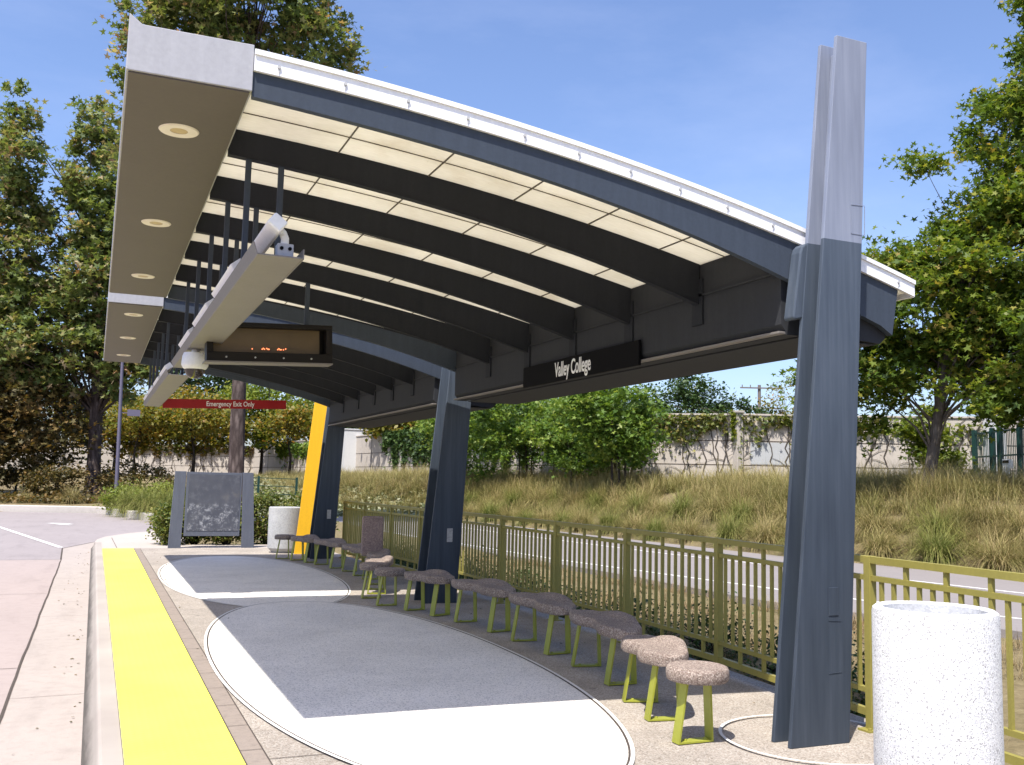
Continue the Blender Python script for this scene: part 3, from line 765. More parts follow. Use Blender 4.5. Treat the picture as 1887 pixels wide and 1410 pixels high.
def make_bench(length, bend, back=False):
    """kidney-shaped seat running along local y, hollow side towards -x, low hump at the back"""
    r = thing('bench_seat', '', 'bench', (0, 0, 0), 'pebble concrete seats in two arcs')
    hl = length / 2; n = 26; side = []
    def cx(y): return bend * (1 - (y / hl) ** 2)
    def wl(y):
        u = abs(y) / hl; return (.165 + .030 * math.cos(math.pi * 2.2 * u + math.pi)) * math.sqrt(max(0, 1 - u ** 4.5))
    def wr(y):
        u = y / hl; return (.165 + .045 * math.exp(-((u - .05) / .42) ** 2)) * math.sqrt(max(0, 1 - abs(u) ** 4.5))
    z0, z1 = .382, .472; ny = 34; prof = []
    for k in range(11):            # top from left edge to right edge
        prof.append((-1 + 2 * k / 10, 1))
    vs = []; fs = []
    ysn = [hl * math.sin(math.pi / 2 * (-1 + 2 * k / ny)) * .9999 for k in range(ny + 1)]
    sec = [(-1, .5), (-.985, .8), (-.93, .95), (-.8, 1), (-.5, 1), (-.2, 1), (.1, 1), (.3, 1), (.5, 1), (.65, 1), (.8, 1), (.93, .95), (.985, .8), (1, .5), (.985, .2), (.9, 0), (0, 0), (-.9, 0), (-.985, .2)]
    for y in ysn:
        L_, R_ = wl(y), wr(y); eu = math.sqrt(max(0, 1 - (abs(y) / hl) ** 14))
        for a, h in sec:
            x = cx(y) + (a * L_ if a < 0 else a * R_)
            hump = .042 * math.exp(-((y / hl) / .48) ** 4) * float(smooth((a - .15) / .35)) * (1 - .25 * max(0, a - .8) / .2)
            zm = (z0 + z1) / 2
            zz = z0 + (z1 - z0) * h
            if h > .5: zz += hump
            vs.append((x, y, zm + (zz - zm) * (.35 + .65 * eu)))
    m = len(sec)
    for i in range(ny):
        for k in range(m): fs.append((i * m + k, (i + 1) * m + k, (i + 1) * m + (k + 1) % m, i * m + (k + 1) % m))
    fs.append(tuple(range(m))); fs.append(tuple(range(ny * m, ny * m + m))[::-1])
    mbn = MB(); mbn.add(vs, fs); obj('seat', mbn, M['stool'], r, smooth=True)
    sp = length * .30
    for s in (-1, 1):
        g = MB(); u_frame(g, cx(s * sp), s * sp, s * -.10); fr = obj('leg_frame', g, M['lime'], r)
        g = MB(); bolts(g, cx(s * sp), s * sp, s * -.10); obj('bolt', g, M['lime'], fr)
    if back:
        g = MB(); o = [(-.17, .42)] + [(-.17 + .03 * (1 - math.cos(t)), .98 + .045 * math.sin(t)) for t in np.linspace(0, math.pi / 2, 5)] + [(.17 - .03 * (1 - math.cos(t)), .98 + .045 * math.sin(t)) for t in np.linspace(math.pi / 2, 0, 5)] + [(.17, .42)]
        g.prism(o, 'y', .06, .14)
        obj('backrest', g, M['slab'], r, bevel=.02)
    return r
st0 = make_stool(); b_s = make_bench(.92, .03); b_l = make_bench(1.30, .07); b_b = make_bench(1.30, .07, True)
used = set()
def place(src, x, y, rz, label):
    o = src if src.name not in used else copy_tree(src)
    used.add(src.name); o.location = (x, y, 0); o.rotation_euler = (0, 0, rz); o['label'] = label
    return o
place(st0, 3.585, 5.33, 0, 'round stool nearest the camera, standing fully in sunlight beside the slate column')
place(b_s, 3.77, 6.16, -.24, 'sunlit end bench, second seat from the camera, right behind the nearest round stool')
place(b_l, 4.03, 7.42, -.12, 'shaded bench just past the sunlit end bench, third seat from the camera')
place(b_l, 4.10, 8.83, .0, 'middle bench of the near arc, in shade, fourth seat from the camera')
place(b_l, 4.04, 10.24, .12, 'shaded bench in front of the middle column, fifth seat from the camera')
place(b_s, 3.83, 11.47, .28, 'short shaded bench left of the foot of the middle column')
place(st0, 3.56, 12.25, 0, 'shaded round stool at the far end of the near arc of seats')
place(st0, 3.57, 13.05, 0, 'round stool with its top in a stripe of sun, first of the far arc')
place(b_s, 3.82, 13.78, -.24, 'first bench of the far arc, behind the stool with the sunlit top')
place(b_b, 4.12, 15.12, -.12, 'bench of the far arc with a tall round topped backrest slab')
place(b_l, 4.17, 16.5, 0, 'long shaded bench in the middle of the far arc')
place(b_l, 4.03, 17.9, .14, 'long shaded bench of the far arc in front of the yellow backed column')
place(b_s, 3.82, 19.05, .28, 'last bench of the far arc, beside the farthest round stool')
place(st0, 3.55, 19.72, 0, 'farthest round stool, in front of the grey litter bin')

# ---------------------------------------------------------------- fence: one thing, parts per bay
fr = thing('metal_fence', 'olive green metal picket railing curving along the back of the platform', 'fence', (4.905, 5.2, 0))
F = FENCE[::-1]
def dense(p, q): return [Vector((*p, 0)), Vector((*q, 0))]
for i, (p, q) in enumerate(zip(F[:-1], F[1:])):
    P, Q = Vector((*p, 0)), Vector((*q, 0)); d = (Q - P); L = d.length; d.normalize(); sd = Vector((-d.y, d.x, 0))
    g = MB()
    a = P + d * .032; b = Q - d * .032
    up = lambda v, z: (v.x, v.y, z)
    g.bar(up(a, 1.135), up(b, 1.135), .05, .045); g.bar(up(a, 1.012), up(b, 1.012), .035, .035)
    g.bar(up(a, .262), up(b, .262), .035, .035); g.bar(up(a, .118), up(b, .118), .04, .05)
    obj('rails', g, M['olive'], fr)
    n = max(3, round(L / .118)); g = MB()
    for k in range(1, n):
        v = P + d * (L * k / n)
        if k % 3 == 2: g.bar(up(v, .142), up(v, 1.112), .027, .027, tuple(sd))
        else: g.bar(up(v, .279), up(v, .995), .024, .024, tuple(sd))
    o = obj('pickets', g, M['olive'], fr)
for i, p in enumerate(F):
    g = MB(); x, y = p; g.box(x - .03, x + .03, y - .03, y + .03, .0, 1.16); o = obj('post', g, M['olive'], fr, bevel=.004)
    g = MB(); g.box(x - .075, x + .075, y - .055, y + .055, .0005, .013)
    for a, b in ((-1, -1), (1, 1)): g.lathe([(.001, .028), (.012, .028), (.012, .013)], (x + a * .055, y + b * .038, 0), 8)
    obj('base_plate', g, M['olive'], o)

# ---------------------------------------------------------------- bins
def bin_(name, label, c, rad, h, mat, lip, label_cat='litter bin', speck=None, rnd=.03):
    r = thing(name, label, 'litter bin', (c[0], c[1], 0))
    g = MB(); g.lathe([(rad - .07, .0), (rad - rnd, .002), (rad - .004, rnd), (rad, rnd * 2), (rad, h - .035), (rad - .005, h - .012), (rad - .02, h), (rad - lip, h - .002), (rad - lip - .008, h - .012)], (c[0], c[1], 0), 72)
    obj('shell', g, mat, r, smooth=True)
    g = MB(); g.lathe([(.001, h - .29), (rad - lip - .028, h - .29), (rad - lip - .012, h - .05), (rad - lip - .0085, h - .0125)], (c[0], c[1], 0), 72); obj('liner', g, M['canin'], r, smooth=True)
    return r
bin_('litter_bin', 'white speckled concrete litter bin in the right foreground', (4.03, 3.82), .305, 1.01, M['canw'], .045)
bin_('litter_bin', 'grey concrete litter bin beside the yellow backed column', (3.86, 21.45), .345, .975, M['cang'], .05, rnd=.10)

# ---------------------------------------------------------------- notice board
r = thing('notice_board', 'slate notice board with scratched panel on two tapered posts at the platform end', 'notice board', (2.5, 22.98, 0))
for (x0, x1, t0_, t1_) in ((1.59, 1.86, 1.66, 1.90), (3.18, 3.46, 3.13, 3.37)):
    g = MB(); g.prism([(x0, -.05), (x1, -.05), (t1_, 1.70), (t0_, 1.70)], 'y', 22.94, 23.02); obj('post', g, M['boardframe'], r, bevel=.006)
g = MB(); g.box(1.91, 3.12, 22.955, 23.005, .26, 1.69); obj('frame', g, M['boardframe'], r, bevel=.004)
g = MB(); g.box(1.96, 3.08, 22.946, 22.9545, .38, 1.64); obj('panel', g, M['board'], r)

# ---------------------------------------------------------------- foliage
def leaf_shape(kind):
    if kind == 'maple':
        a = [(-90, .06), (-38, .50), (0, .30), (28, .72), (58, .36), (90, .95), (122, .36), (152, .72), (180, .30), (218, .50)]
        return np.array([(math.cos(R(t)) * r, math.sin(R(t)) * r, .10 * abs(math.cos(R(t))) * r) for t, r in a])
    if kind == 'oval': return np.array([(0, 0, 0), (.28, .3, .06), (.24, .7, .05), (0, 1, -.06), (-.24, .7, .05), (-.28, .3, .06)])
    return np.array([(0, 0, 0), (.38, .5, .08), (0, 1, -.05), (-.38, .5, .08)])
def leaves_mesh(name, C, size, mat, kind='maple', up=.5, tint=None, down=0.0):
    n = len(C); sh = leaf_shape(kind); m = len(sh)
    nrm = rng.normal(size=(n, 3)); nrm[:, 2] = np.abs(nrm[:, 2]) + up; nrm /= np.linalg.norm(nrm, axis=1)[:, None]
    a = rng.normal(size=(n, 3)); a[:, 2] -= down; a -= nrm * (a * nrm).sum(1)[:, None]; a /= np.linalg.norm(a, axis=1)[:, None]
    b = np.cross(nrm, a)
    s = size * rng.uniform(.6, 1.25, n)[:, None, None]
    V = C[:, None, :] + s * (b[:, None, :] * sh[None, :, 0:1] + a[:, None, :] * sh[None, :, 1:2] + nrm[:, None, :] * sh[None, :, 2:3])
    if tint is None: tint = rng.uniform(0, 1, n)
    return mesh_np(name, V.reshape(-1, 3), np.arange(n * m), np.full(n, m), mat, tint=tint)
def crown_points(blobs, ncl, nleaf, spread, flat=.55, hollow=.45):
    """clusters near the surface of a union of ellipsoids; returns leaf points, cluster centres, cluster tint"""
    cs = []
    wts = np.array([b[3] * b[4] * b[5] for b in blobs]) ** .75; wts /= wts.sum()
    for _ in range(ncl):
        b = blobs[rng.choice(len(blobs), p=wts)]
        v = rng.normal(size=3); v /= np.linalg.norm(v)
        rr = (hollow + (1 - hollow) * rng.uniform() ** .6) * (1 + rng.normal() * .07)
        cs.append((b[0] + v[0] * b[3] * rr, b[1] + v[1] * b[4] * rr, b[2] + v[2] * b[5] * rr))
    cs = np.array(cs); ct = rng.uniform(-.22, .22, ncl)
    cr = spread * rng.uniform(.55, 1.35, ncl)
    k = rng.integers(0, ncl, nleaf)
    P = rng.normal(size=(nleaf, 3)); P *= np.array([.62, .62, .62 * flat])
    P = cs[k] + P * cr[k][:, None]; P[:, 2] -= .12 * np.hypot(P[:, 0] - cs[k][:, 0], P[:, 1] - cs[k][:, 1])
    tint = np.clip(rng.beta(2, 2, nleaf) + ct[k], 0, 1)
    return P, cs, tint
def trunk_mesh(base, top, r0, cs, nl, r_l=.28, bend=.25, jit=.10, seg=10, fork=.35):
    mb = MB(); b = Vector(base); t = Vector(top); pts = []; rad = []
    for i in range(seg + 1):
        u = i / seg; p = b.lerp(t, u); p += Vector((math.sin(u * 5 + b.x) * bend * u, math.cos(u * 4 + b.y) * bend * u * .6, 0))
        pts.append(p); rad.append(r0 * (1.25 if i == 0 else 1) * (1 - .72 * u))
    mb.tube(pts, rad, 14, jit=jit)
    if len(cs):
        sel = rng.choice(len(cs), min(nl, len(cs)), replace=False)
        for s in sel:
            c = Vector(cs[s]); u = min(.95, max(fork, (c.z - b.z) / max(.1, (t.z - b.z)) - random.uniform(.12, .35)))
            k = int(u * seg); st = pts[k]; rr = rad[k] * r_l * random.uniform(.7, 1.2)
            m1 = st.lerp(c, .35) + Vector((random.uniform(-.2, .2), random.uniform(-.2, .2), (c - st).length * .10))
            m2 = st.lerp(c, .72) + Vector((random.uniform(-.2, .2), random.uniform(-.2, .2), (c - st).length * .05))
            mb.tube([st, m1, m2, c], [rr, rr * .7, rr * .45, rr * .2], 6, cap=False)
    return mb
def tree(name, label, base, r0, top, blobs, ncl, nleaf, spread, size, leaf, barkm, kind='maple', group=None, flat=.6, hollow=.4, nl=40, fork=.35, up=.5, cat='tree'):
    z = base[2]; r = thing(name, label, cat, base, group)
    P, cs, ti = crown_points(blobs, ncl, nleaf, spread, flat, hollow)
    o = np.array(base); me = leaves_mesh('crown', P - o, size, M[leaf], kind, tint=ti, up=up); link('crown', me, r)
    mb = trunk_mesh((base[0], base[1], base[2] - .15), top, r0, cs, nl, fork=fork); obj('trunk', mb, M[barkm], r, smooth=True)
    return r

# tall left sycamore
tree('sycamore_tree', 'tall sycamore with rusty leaves and pale trunk beyond the road at the left', (0.0, 55, .22), .40, (-.6, 55, 15),
     [(-4.6, 55, 18.2, 1.1, 1.8, 3.6), (-1.2, 55, 17.6, 1.3, 2.0, 3.7), (.5, 55, 14.5, 1.2, 1.8, 3.2), (-4.4, 56, 13.0, 2.0, 2.4, 3.4), (-.6, 55, 12.0, 2.3, 2.6, 3.8), (-2.6, 55, 8.4, 3.2, 2.6, 2.6), (1.2, 54, 7.6, 1.8, 2, 2.1)], 520, 30000, .62, .29, 'leaf_autumn', 'bark', nl=60, fork=.3)
tree('sycamore_tree', 'old sycamore with brown low boughs at the left edge of the photo', (-5.2, 58, .5), .45, (-5.6, 58, 12),
     [(-6.6, 58, 11.5, 2.2, 3, 4.5), (-5.0, 57, 6.4, 3.1, 3, 3.4), (-2.4, 56, 4.6, 2.6, 2.4, 2.5), (-8, 57, 5, 3, 3, 4), (-4.6, 56, 3.2, 3, 2, 2.2)], 300, 30000, .85, .25, 'leaf_brown', 'bark_dark', nl=45, fork=.1)
# tall tree behind the roof
tree('sycamore_tree', 'big sycamore with thick rough trunk rising behind the shelter roof', (4.75, 36, .1), .30, (4.3, 36, 19),
     [(3.9, 36, 19.6, 3.6, 3.2, 3.2), (1.9, 36, 17.6, 2.3, 2.4, 2.9), (6.4, 36, 17.8, 1.9, 2.4, 2.0), (.5, 36, 15.4, .8, 1.2, 2.2), (.8, 36, 12.4, .6, .8, 1.8), (4, 36, 23, 4, 3, 3)], 460, 32000, .52, .21, 'leaf_autumn', 'bark', nl=70, fork=.45)
# big sycamore on the right bank
tree('sycamore_tree', 'large green sycamore on the grass bank at the right edge', (21.2, 20.4, 1.25), .19, (22.3, 19.6, 9.0),
     [(23.6, 18.4, 5.4, 3.0, 2.6, 2.0), (20.0, 21.6, 5.2, 1.7, 1.5, 2.0), (21.6, 20.4, 7.0, 2.4, 2.2, 2.0), (23.6, 18.4, 8.0, 3.0, 2.6, 2.4), (24.0, 18.1, 11.4, 2.4, 2.4, 2.6), (23.3, 19.0, 9.6, 1.5, 1.4, 1.0), (24.6, 17.6, 14.0, 2.2, 2.0, 2.8), (20.5, 21.2, 7.9, 1.1, 1.1, .5), (21.4, 20.6, 10.9, .8, .8, .25), (19.1, 22.4, 8.7, .4, .4, .35)], 640, 80000, .52, .165, 'leaf_sycamore', 'bark_grey', nl=70, fork=.22)
tree('sycamore_tree', 'dense green sycamore crowding behind the gate at the far right', (28.5, 21.5, 1.9), .2, (28.5, 21.5, 9),
     [(28.8, 21.3, 7.0, 3.0, 2.6, 3.4), (30.5, 19.6, 6, 3, 2.6, 2.6), (26.6, 23.2, 6.1, 1.7, 1.7, 1.6), (30, 20, 12, 3, 3, 4)], 230, 17000, .75, .19, 'leaf_green', 'bark_dark', nl=40)
# young trees on the bank
for (bx, by, lab, bl) in ((19.4, 34.4, 'young green tree with four dark stakes on the grass bank', [(19.2, 34.4, 4.4, 1.9, 1.7, 1.7), (19.9, 34.1, 3.5, 1.2, 1.2, 1.0), (18.3, 35, 5.0, 1.5, 1.5, 1.1)]),
                          (19.3, 43.3, 'young green tree on the bank just right of the middle column', [(19.0, 43.3, 5.3, 2.5, 2.2, 1.9), (17.6, 43.6, 4.6, 1.6, 1.6, 1.4), (20.6, 42.6, 4.7, 1.8, 1.8, 1.7), (18.6, 43.5, 3.3, 1.8, 1.6, 1.0)])):
    z = tz(bx, by); r = tree('young_tree', lab, (bx, by, z), .06, (bx, by, z + 3.3), bl, 120, 8000, .42, .18, 'leaf_green', 'bark_dark', nl=26, fork=.45)
    for dx, dy in (((-.35, -.2), (.38, .1), (-.12, .3), (.2, -.3)) if by < 40 else ((-.3, .1), (.3, 0))):
        g = MB(); g.tube([(bx + dx, by + dy, z - .1), (bx + dx, by + dy, z + 1.5)], .035, 6); obj('stake', g, M['bark_dark'], r)
tree('shrub_tree', 'leafy green shrub filling the gap between the two young bank trees', (19.6, 39, 1.6), .06, (19.6, 39, 4), [(19.7, 39.2, 3.6, 1.9, 2.4, 1.6), (20.0, 40.5, 4.9, 1.4, 2.2, 1.5)], 90, 8000, .55, .17, 'leaf_green', 'bark_dark', nl=20)
tree('shrub_tree', 'low leafy shrub at the bank right behind the middle column', (17.9, 46.6, 1.2), .06, (17.9, 46.6, 3.6), [(17.9, 46.6, 3.0, 1.7, 1.7, 1.8), (17.2, 47.5, 5.0, 1.8, 2.2, 1.6)], 80, 7000, .55, .17, 'leaf_green', 'bark_dark', nl=20)
# trees beyond the wall
tree('evergreen_tree', 'dense dark green tree rising behind the vine covered wall', (33, 49.5, 1.8), .25, (33, 49.5, 7), [(32.6, 50.0, 6.4, 2.9, 2.4, 2.0), (35.6, 48.6, 5.9, 2.0, 1.8, 1.3), (29.8, 52, 6.1, 2.4, 2.2, 1.6)], 190, 17000, .6, .2, 'leaf_dark', 'bark_dark', nl=25, kind='oval', group='trees behind the wall')
tree('sparse_tree', 'sparse half bare tree beside the utility pole behind the wall', (39, 48.6, 1.8), .12, (39, 48.6, 6.5), [(38.6, 48.6, 5.6, 1.9, 1.6, 1.5), (40.2, 47.3, 5.2, 2.0, 1.6, 1.4), (38.9, 48.2, 7.2, 1.6, 1.6, 1.6)], 90, 1900, .5, .17, 'leaf_gold', 'bark_grey', nl=85, fork=.2, kind='oval', group='trees behind the wall')
back = [(1.4, 84, 6.0, 4.2, 3.5, 'leaf_gold', 'golden tree left of the lamp post, behind the left wall'), (7.6, 86, 6.3, 4.2, 3.4, 'leaf_gold', 'golden brown tree behind the left wall, above the notice board'),
        (13.5, 88, 7.2, 4.3, 4.0, 'leaf_lime', 'yellow green tree behind the wall, right of the thick trunk'), (20.8, 88, 6.6, 4.0, 3.6, 'leaf_gold', 'tree with golden leaves behind the wall left of the yellow backed column'),
        (10.5, 98, 12, 4.5, 6.0, 'leaf_dark', 'dark conifer like tree far behind the wall under the dome camera'), (20.6, 79, 6.4, 3.0, 3.4, 'leaf_dark', 'dark tree overhanging the white wall pier'),
        (21.6, 68, 6.2, 3.2, 3.0, 'leaf_gold', 'golden green tree seen between the far and the middle columns'), (23.6, 59, 6.0, 3.0, 3.2, 'leaf_dark', 'dark tree behind the wall just left of the middle column'),
        (-9, 92, 8, 7, 6, 'leaf_dark', 'dark tree mass far beyond the road at the left edge')]
for (x, y, h, rx, rz, lf, lab) in back:
    z = 1.8; tree('background_tree', lab, (x, y, z), .16, (x, y, h + rz * .3), [(x, y, h, rx, rx, rz * .75), (x + rx * .5, y - 1, h - .6, rx * .6, rx * .6, rz * .5), (x - rx * .55, y - .8, h + .2, rx * .6, rx * .6, rz * .55)], 150, 9000, .9, .34, lf, 'bark_dark', kind='oval', nl=35, group='trees behind the wall')
# small bare-stemmed trees in front of the left wall
for (px_, y, lab) in ((6.3, 72, 'small thin tree in front of the left wall beside the thick trunk'), (12.7, 70, 'small thin tree in front of the wall left of the yellow backed column'), (2.6, 73, 'small thin tree in front of the wall right of the lamp post')):
    z = tz(px_, y); tree('small_tree', lab, (px_, y, z), .11, (px_, y, z + 3.6), [(px_, y, z + 4.2, 2.4, 1.8, 1.2)], 60, 2600, .7, .26, 'leaf_gold', 'bark_dark', kind='oval', nl=40, fork=.35, group='small trees in front of the left wall')
# vine tree at right wall
tree('shrub_tree', 'bright green shrub with thin stem against the wall end at the right', (28.3, 27.2, 2.0), .05, (28.4, 27.1, 3.9), [(28.6, 26.9, 3.0, .8, .8, 1.1), (29.0, 26.6, 2.6, .7, .7, .6), (28.2, 27.3, 4.2, .8, .7, .7)], 50, 3200, .4, .16, 'leaf_lime', 'bark_dark', nl=20)

# ---------------------------------------------------------------- shrubs, hedge
def bush(name, label, blobs, n, size, mat, kind='oval', ncl=80, spread=.3, group=None, cat='shrub'):
    b = blobs[0]; base = (b[0], b[1], tz(b[0], b[1])); r = thing(name, label, cat, base, group)
    P, cs, ti = crown_points(blobs, ncl, n, spread, .8, .55); P[:, 2] = np.maximum(P[:, 2], base[2] + .02)
    link('foliage', leaves_mesh('foliage', P - np.array(base), size, M[mat], kind, tint=ti), r)
    mb = MB()
    for c in cs[:14]: mb.tube([(b[0], b[1], base[2] - .05), ((b[0] + c[0]) / 2, (b[1] + c[1]) / 2, c[2] * .6 + base[2] * .4), tuple(c)], [.02, .014, .006], 5)
    obj('stems', mb, M['bark_dark'], r); return r
for k, (x, y, rr, lab) in enumerate(((1.66, 24.2, .30, 'clipped hedge plant just left of the notice board'), (3.0, 24.2, .5, 'clipped hedge plant behind the notice board'), (3.95, 24.5, .62, 'clipped hedge plant between the notice board and the grey bin'), (5.0, 24.6, .62, 'clipped hedge plant behind the yellow backed column'), (2.3, 24.6, .5, 'clipped hedge plant showing under the notice board'))):
    h = .62 if k in (2, 3) else .42
    bush('hedge_plant', lab, [(x, y, h + .05, rr, .45, h)], 4200, .075, 'leaf_hedge', ncl=120, spread=.16, group='hedge behind the notice board')
for (x, y, rr, h, lab, mt) in ((1.3, 45.4, .8, .55, 'yellow green shrub behind the far kerb right of the lamp post', 'leaf_lime'), (2.7, 42.8, .8, .60, 'yellow green shrub behind the deer grass left of the notice board', 'leaf_lime'), (-6.5, 52.5, 2.2, 1.2, 'dark shrub under the left trees', 'leaf_brown'), (-1.6, 53.0, 1.5, .9, 'brown shrub left of the pale trunk', 'leaf_brown'), (2.0, 55, 2.2, 1.0, 'dark shrub right of the pale trunk', 'leaf_brown')):
    z = max(0, tz(x, y)); bush('shrub', lab, [(x, y, z + h, rr, rr * .7, h)], 3600, .12 if rr < 1 else .16, mt, ncl=90, spread=.28)

# planting between fence and busway
gp = []
for k in range(13):
    y = 20.5 - k * 1.45 + random.uniform(-.2, .2); x = float(np.interp(y, [p[1] for p in FENCE[::-1]], [p[0] for p in FENCE[::-1]])) + random.uniform(.75, 1.0)
    if k < 11: gp.append((x, y))
names = ['tenth', 'ninth', 'eighth', 'seventh', 'sixth', 'fifth', 'fourth', 'third', 'second', 'first']
bmesh0 = None
for k, (x, y) in enumerate(gp):
    lab = 'low dark shrub behind the railing, number %s counted from the near end' % (['eleventh', 'tenth', 'ninth', 'eighth', 'seventh', 'sixth', 'fifth', 'fourth', 'third', 'second', 'first'][k])
    rr = random.uniform(.34, .46)
    bush('low_shrub', lab, [(x, y, .0, rr, rr, random.uniform(.22, .30))], 2200, .04, 'leaf_dark', ncl=50, spread=.2, group='low shrubs behind the railing')

# ---------------------------------------------------------------- grasses
def clump_arrays(n, h, spread, width, seg=4, droop=1.0):
    """fountain of arching blades"""
    ang = rng.uniform(0, 2 * math.pi, n); lean = np.abs(rng.normal(.42, .28, n)).clip(.03, 1.15); L = h * rng.uniform(.6, 1.15, n)
    r0 = spread * .22 * np.sqrt(rng.uniform(0, 1, n)); a0 = rng.uniform(0, 2 * math.pi, n)
    base = np.stack([r0 * np.cos(a0), r0 * np.sin(a0), np.full(n, -.04)], 1)
    out = np.stack([np.cos(ang), np.sin(ang), np.zeros(n)], 1); side = np.stack([-np.sin(ang), np.cos(ang), np.zeros(n)], 1)
    rows = []; al = []
    p = base.copy(); th = lean.copy()
    for i in range(seg + 1):
        u = i / seg; wv = width * (1 - u * .92) / 2
        rows.append(p - side * wv); rows.append(p + side * wv); al += [u, u]
        p = p + (out * np.sin(th)[:, None] + np.array([0, 0, 1.]) * np.cos(th)[:, None]) * (L / seg)[:, None]
        th = th + droop * (.16 + lean * .45) * rng.uniform(.7, 1.3, n)
    V = np.stack(rows, 1)        # n x 2(seg+1) x 3
    m = 2 * (seg + 1); al = np.tile(np.array(al), n)
    f = []
    for i in range(seg): f.append(np.array([2 * i, 2 * i + 1, 2 * i + 3, 2 * i + 2]))
    f = np.stack(f)              # seg x 4
    Fc = (np.arange(n)[:, None, None] * m + f[None]).reshape(-1, 4)
    ti = np.repeat(rng.uniform(0, 1, n), seg)
    return V.reshape(-1, 3), Fc, ti, al
def grass_mesh(name, items, mat, seg=3):
    VS = []; FS = []; TS = []; AS = []; o = 0
    for (x, y, z, n, h, sp, wd, rot) in items:
        V, Fc, ti, al = clump_arrays(n, h, sp, wd, seg, 1.35)
        VS.append(V + np.array([x, y, z])); FS.append(Fc + o); TS.append(np.clip(ti * .7 + rng.uniform(-.15, .5), 0, 1)); AS.append(al); o += len(V)
    F = np.concatenate(FS)
    return mesh_np(name, np.concatenate(VS), F.ravel(), np.full(len(F), 4), mat, tint=np.concatenate(TS), along=np.concatenate(AS))
protos = [grass_mesh('grass_clump_%d' % k, [(0, 0, 0, 800, h, .9, .012, 0)], M['grass_g'] if k % 2 else M['grass'], 5) for k, h in enumerate((1.15, 1.25, 1.1, 1.3))]
# big clumps along the edge of the busway: countable, one thing each
ORD = ['first', 'second', 'third', 'fourth', 'fifth', 'sixth', 'seventh', 'eighth', 'ninth', 'tenth', 'eleventh', 'twelfth', 'thirteenth', 'fourteenth', 'fifteenth', 'sixteenth', 'seventeenth', 'eighteenth', 'nineteenth', 'twentieth', 'twenty-first', 'twenty-second', 'twenty-third', 'twenty-fourth', 'twenty-fifth', 'twenty-sixth']
q = 0
for row, (off_, rname) in enumerate(((.75, 'front row at the busway edge'), (2.15, 'second row up the bank'))):
    y = 12.2 + row * .7; k = 0
    while y < 44 and k < 22:
        x = float(edge_x(y)) + off_ + random.uniform(-.15, .2)
        o = link('grass_clump', protos[q % 4]); o.location = (x, y, tz(x, y)); o.rotation_euler = (0, 0, random.uniform(0, 6.28)); s_ = random.uniform(1.0, 1.35); o.scale = (s_, s_, s_ * random.uniform(.8, 1.0))
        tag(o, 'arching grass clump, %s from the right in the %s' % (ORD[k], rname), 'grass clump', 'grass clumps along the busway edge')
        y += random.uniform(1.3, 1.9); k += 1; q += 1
# rest of the bank = one stuff object
items = []
WALLP = [(60, 22), (42, 25.5), (33.3, 28.4), (29, 31.2), (24.3, 33.3), (21.6, 35.4), (21.2, 45.5), (18.0, 74.2)]
for _ in range(4800):
    y = 11 + 63 * rng.uniform() ** 1.35; e = float(edge_x(y)); x = e + rng.uniform(1.2, 17 if y < 34 else 8)
    if y > 34 and x > np.interp(y, [34, 45.5, 74], [22.5, 21, 17.8]) - .3: continue
    if y <= 34:   # stay in front of the slanting wall
        yw = np.interp(x, [21.6, 24.3, 29, 33.3, 42], [35.4, 33.3, 31.2, 28.4, 25.5])
        if y > yw - .4: continue
    d = math.hypot(x, y); n = 115 if d < 36 else 66
    hh = .62 if x - e < 2.6 else 1
    items.append((x, y, tz(x, y), n, hh * rng.choice([.65, .85, 1.0, 1.2]) * rng.uniform(.85, 1.1) * (1 if d < 60 else .8), 1.3, .014 if d < 36 else .022, 0))
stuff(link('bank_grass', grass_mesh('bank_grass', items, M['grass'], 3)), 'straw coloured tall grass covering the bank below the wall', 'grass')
# dry grass between fence and busway, pale ground cover mats
items = []
for _ in range(520):
    y = rng.uniform(1.5, 22); x0 = float(np.interp(y, [p[1] for p in FENCE[::-1]], [p[0] for p in FENCE[::-1]])) + .5; x1 = float(np.interp(y, [2, 6, 9.1, 11.5, 12.85, 22], [12.0, 11.3, 10.8, 9.8, 9.5, 9.0]))
    x = rng.uniform(x0, x1); items.append((x, y, -.17, 42, rng.uniform(.16, .34), .7, .008, 0))
stuff(link('strip_grass', grass_mesh('strip_grass', items, M['grass_dry'], 3)), 'low dry grass in the planting strip between the railing and the busway', 'grass')
P = []
for _ in range(26000):
    y = rng.uniform(45, 72); x = rng.uniform(6.5, min(float(np.interp(y, [45, 60, 72], [17, 17.5, 16])), 17.5)); z = tz(x, y) + .05 + .12 * abs(math.sin(x * 1.3) * math.cos(y * .9 + x)); P.append((x, y, z + rng.uniform(0, .10)))
stuff(link('ground_cover', leaves_mesh('ground_cover', np.array(P), .22, M['leaf_pale'], 'oval', up=1.0)), 'pale green ground cover mat beyond the far end of the busway', 'ground cover')
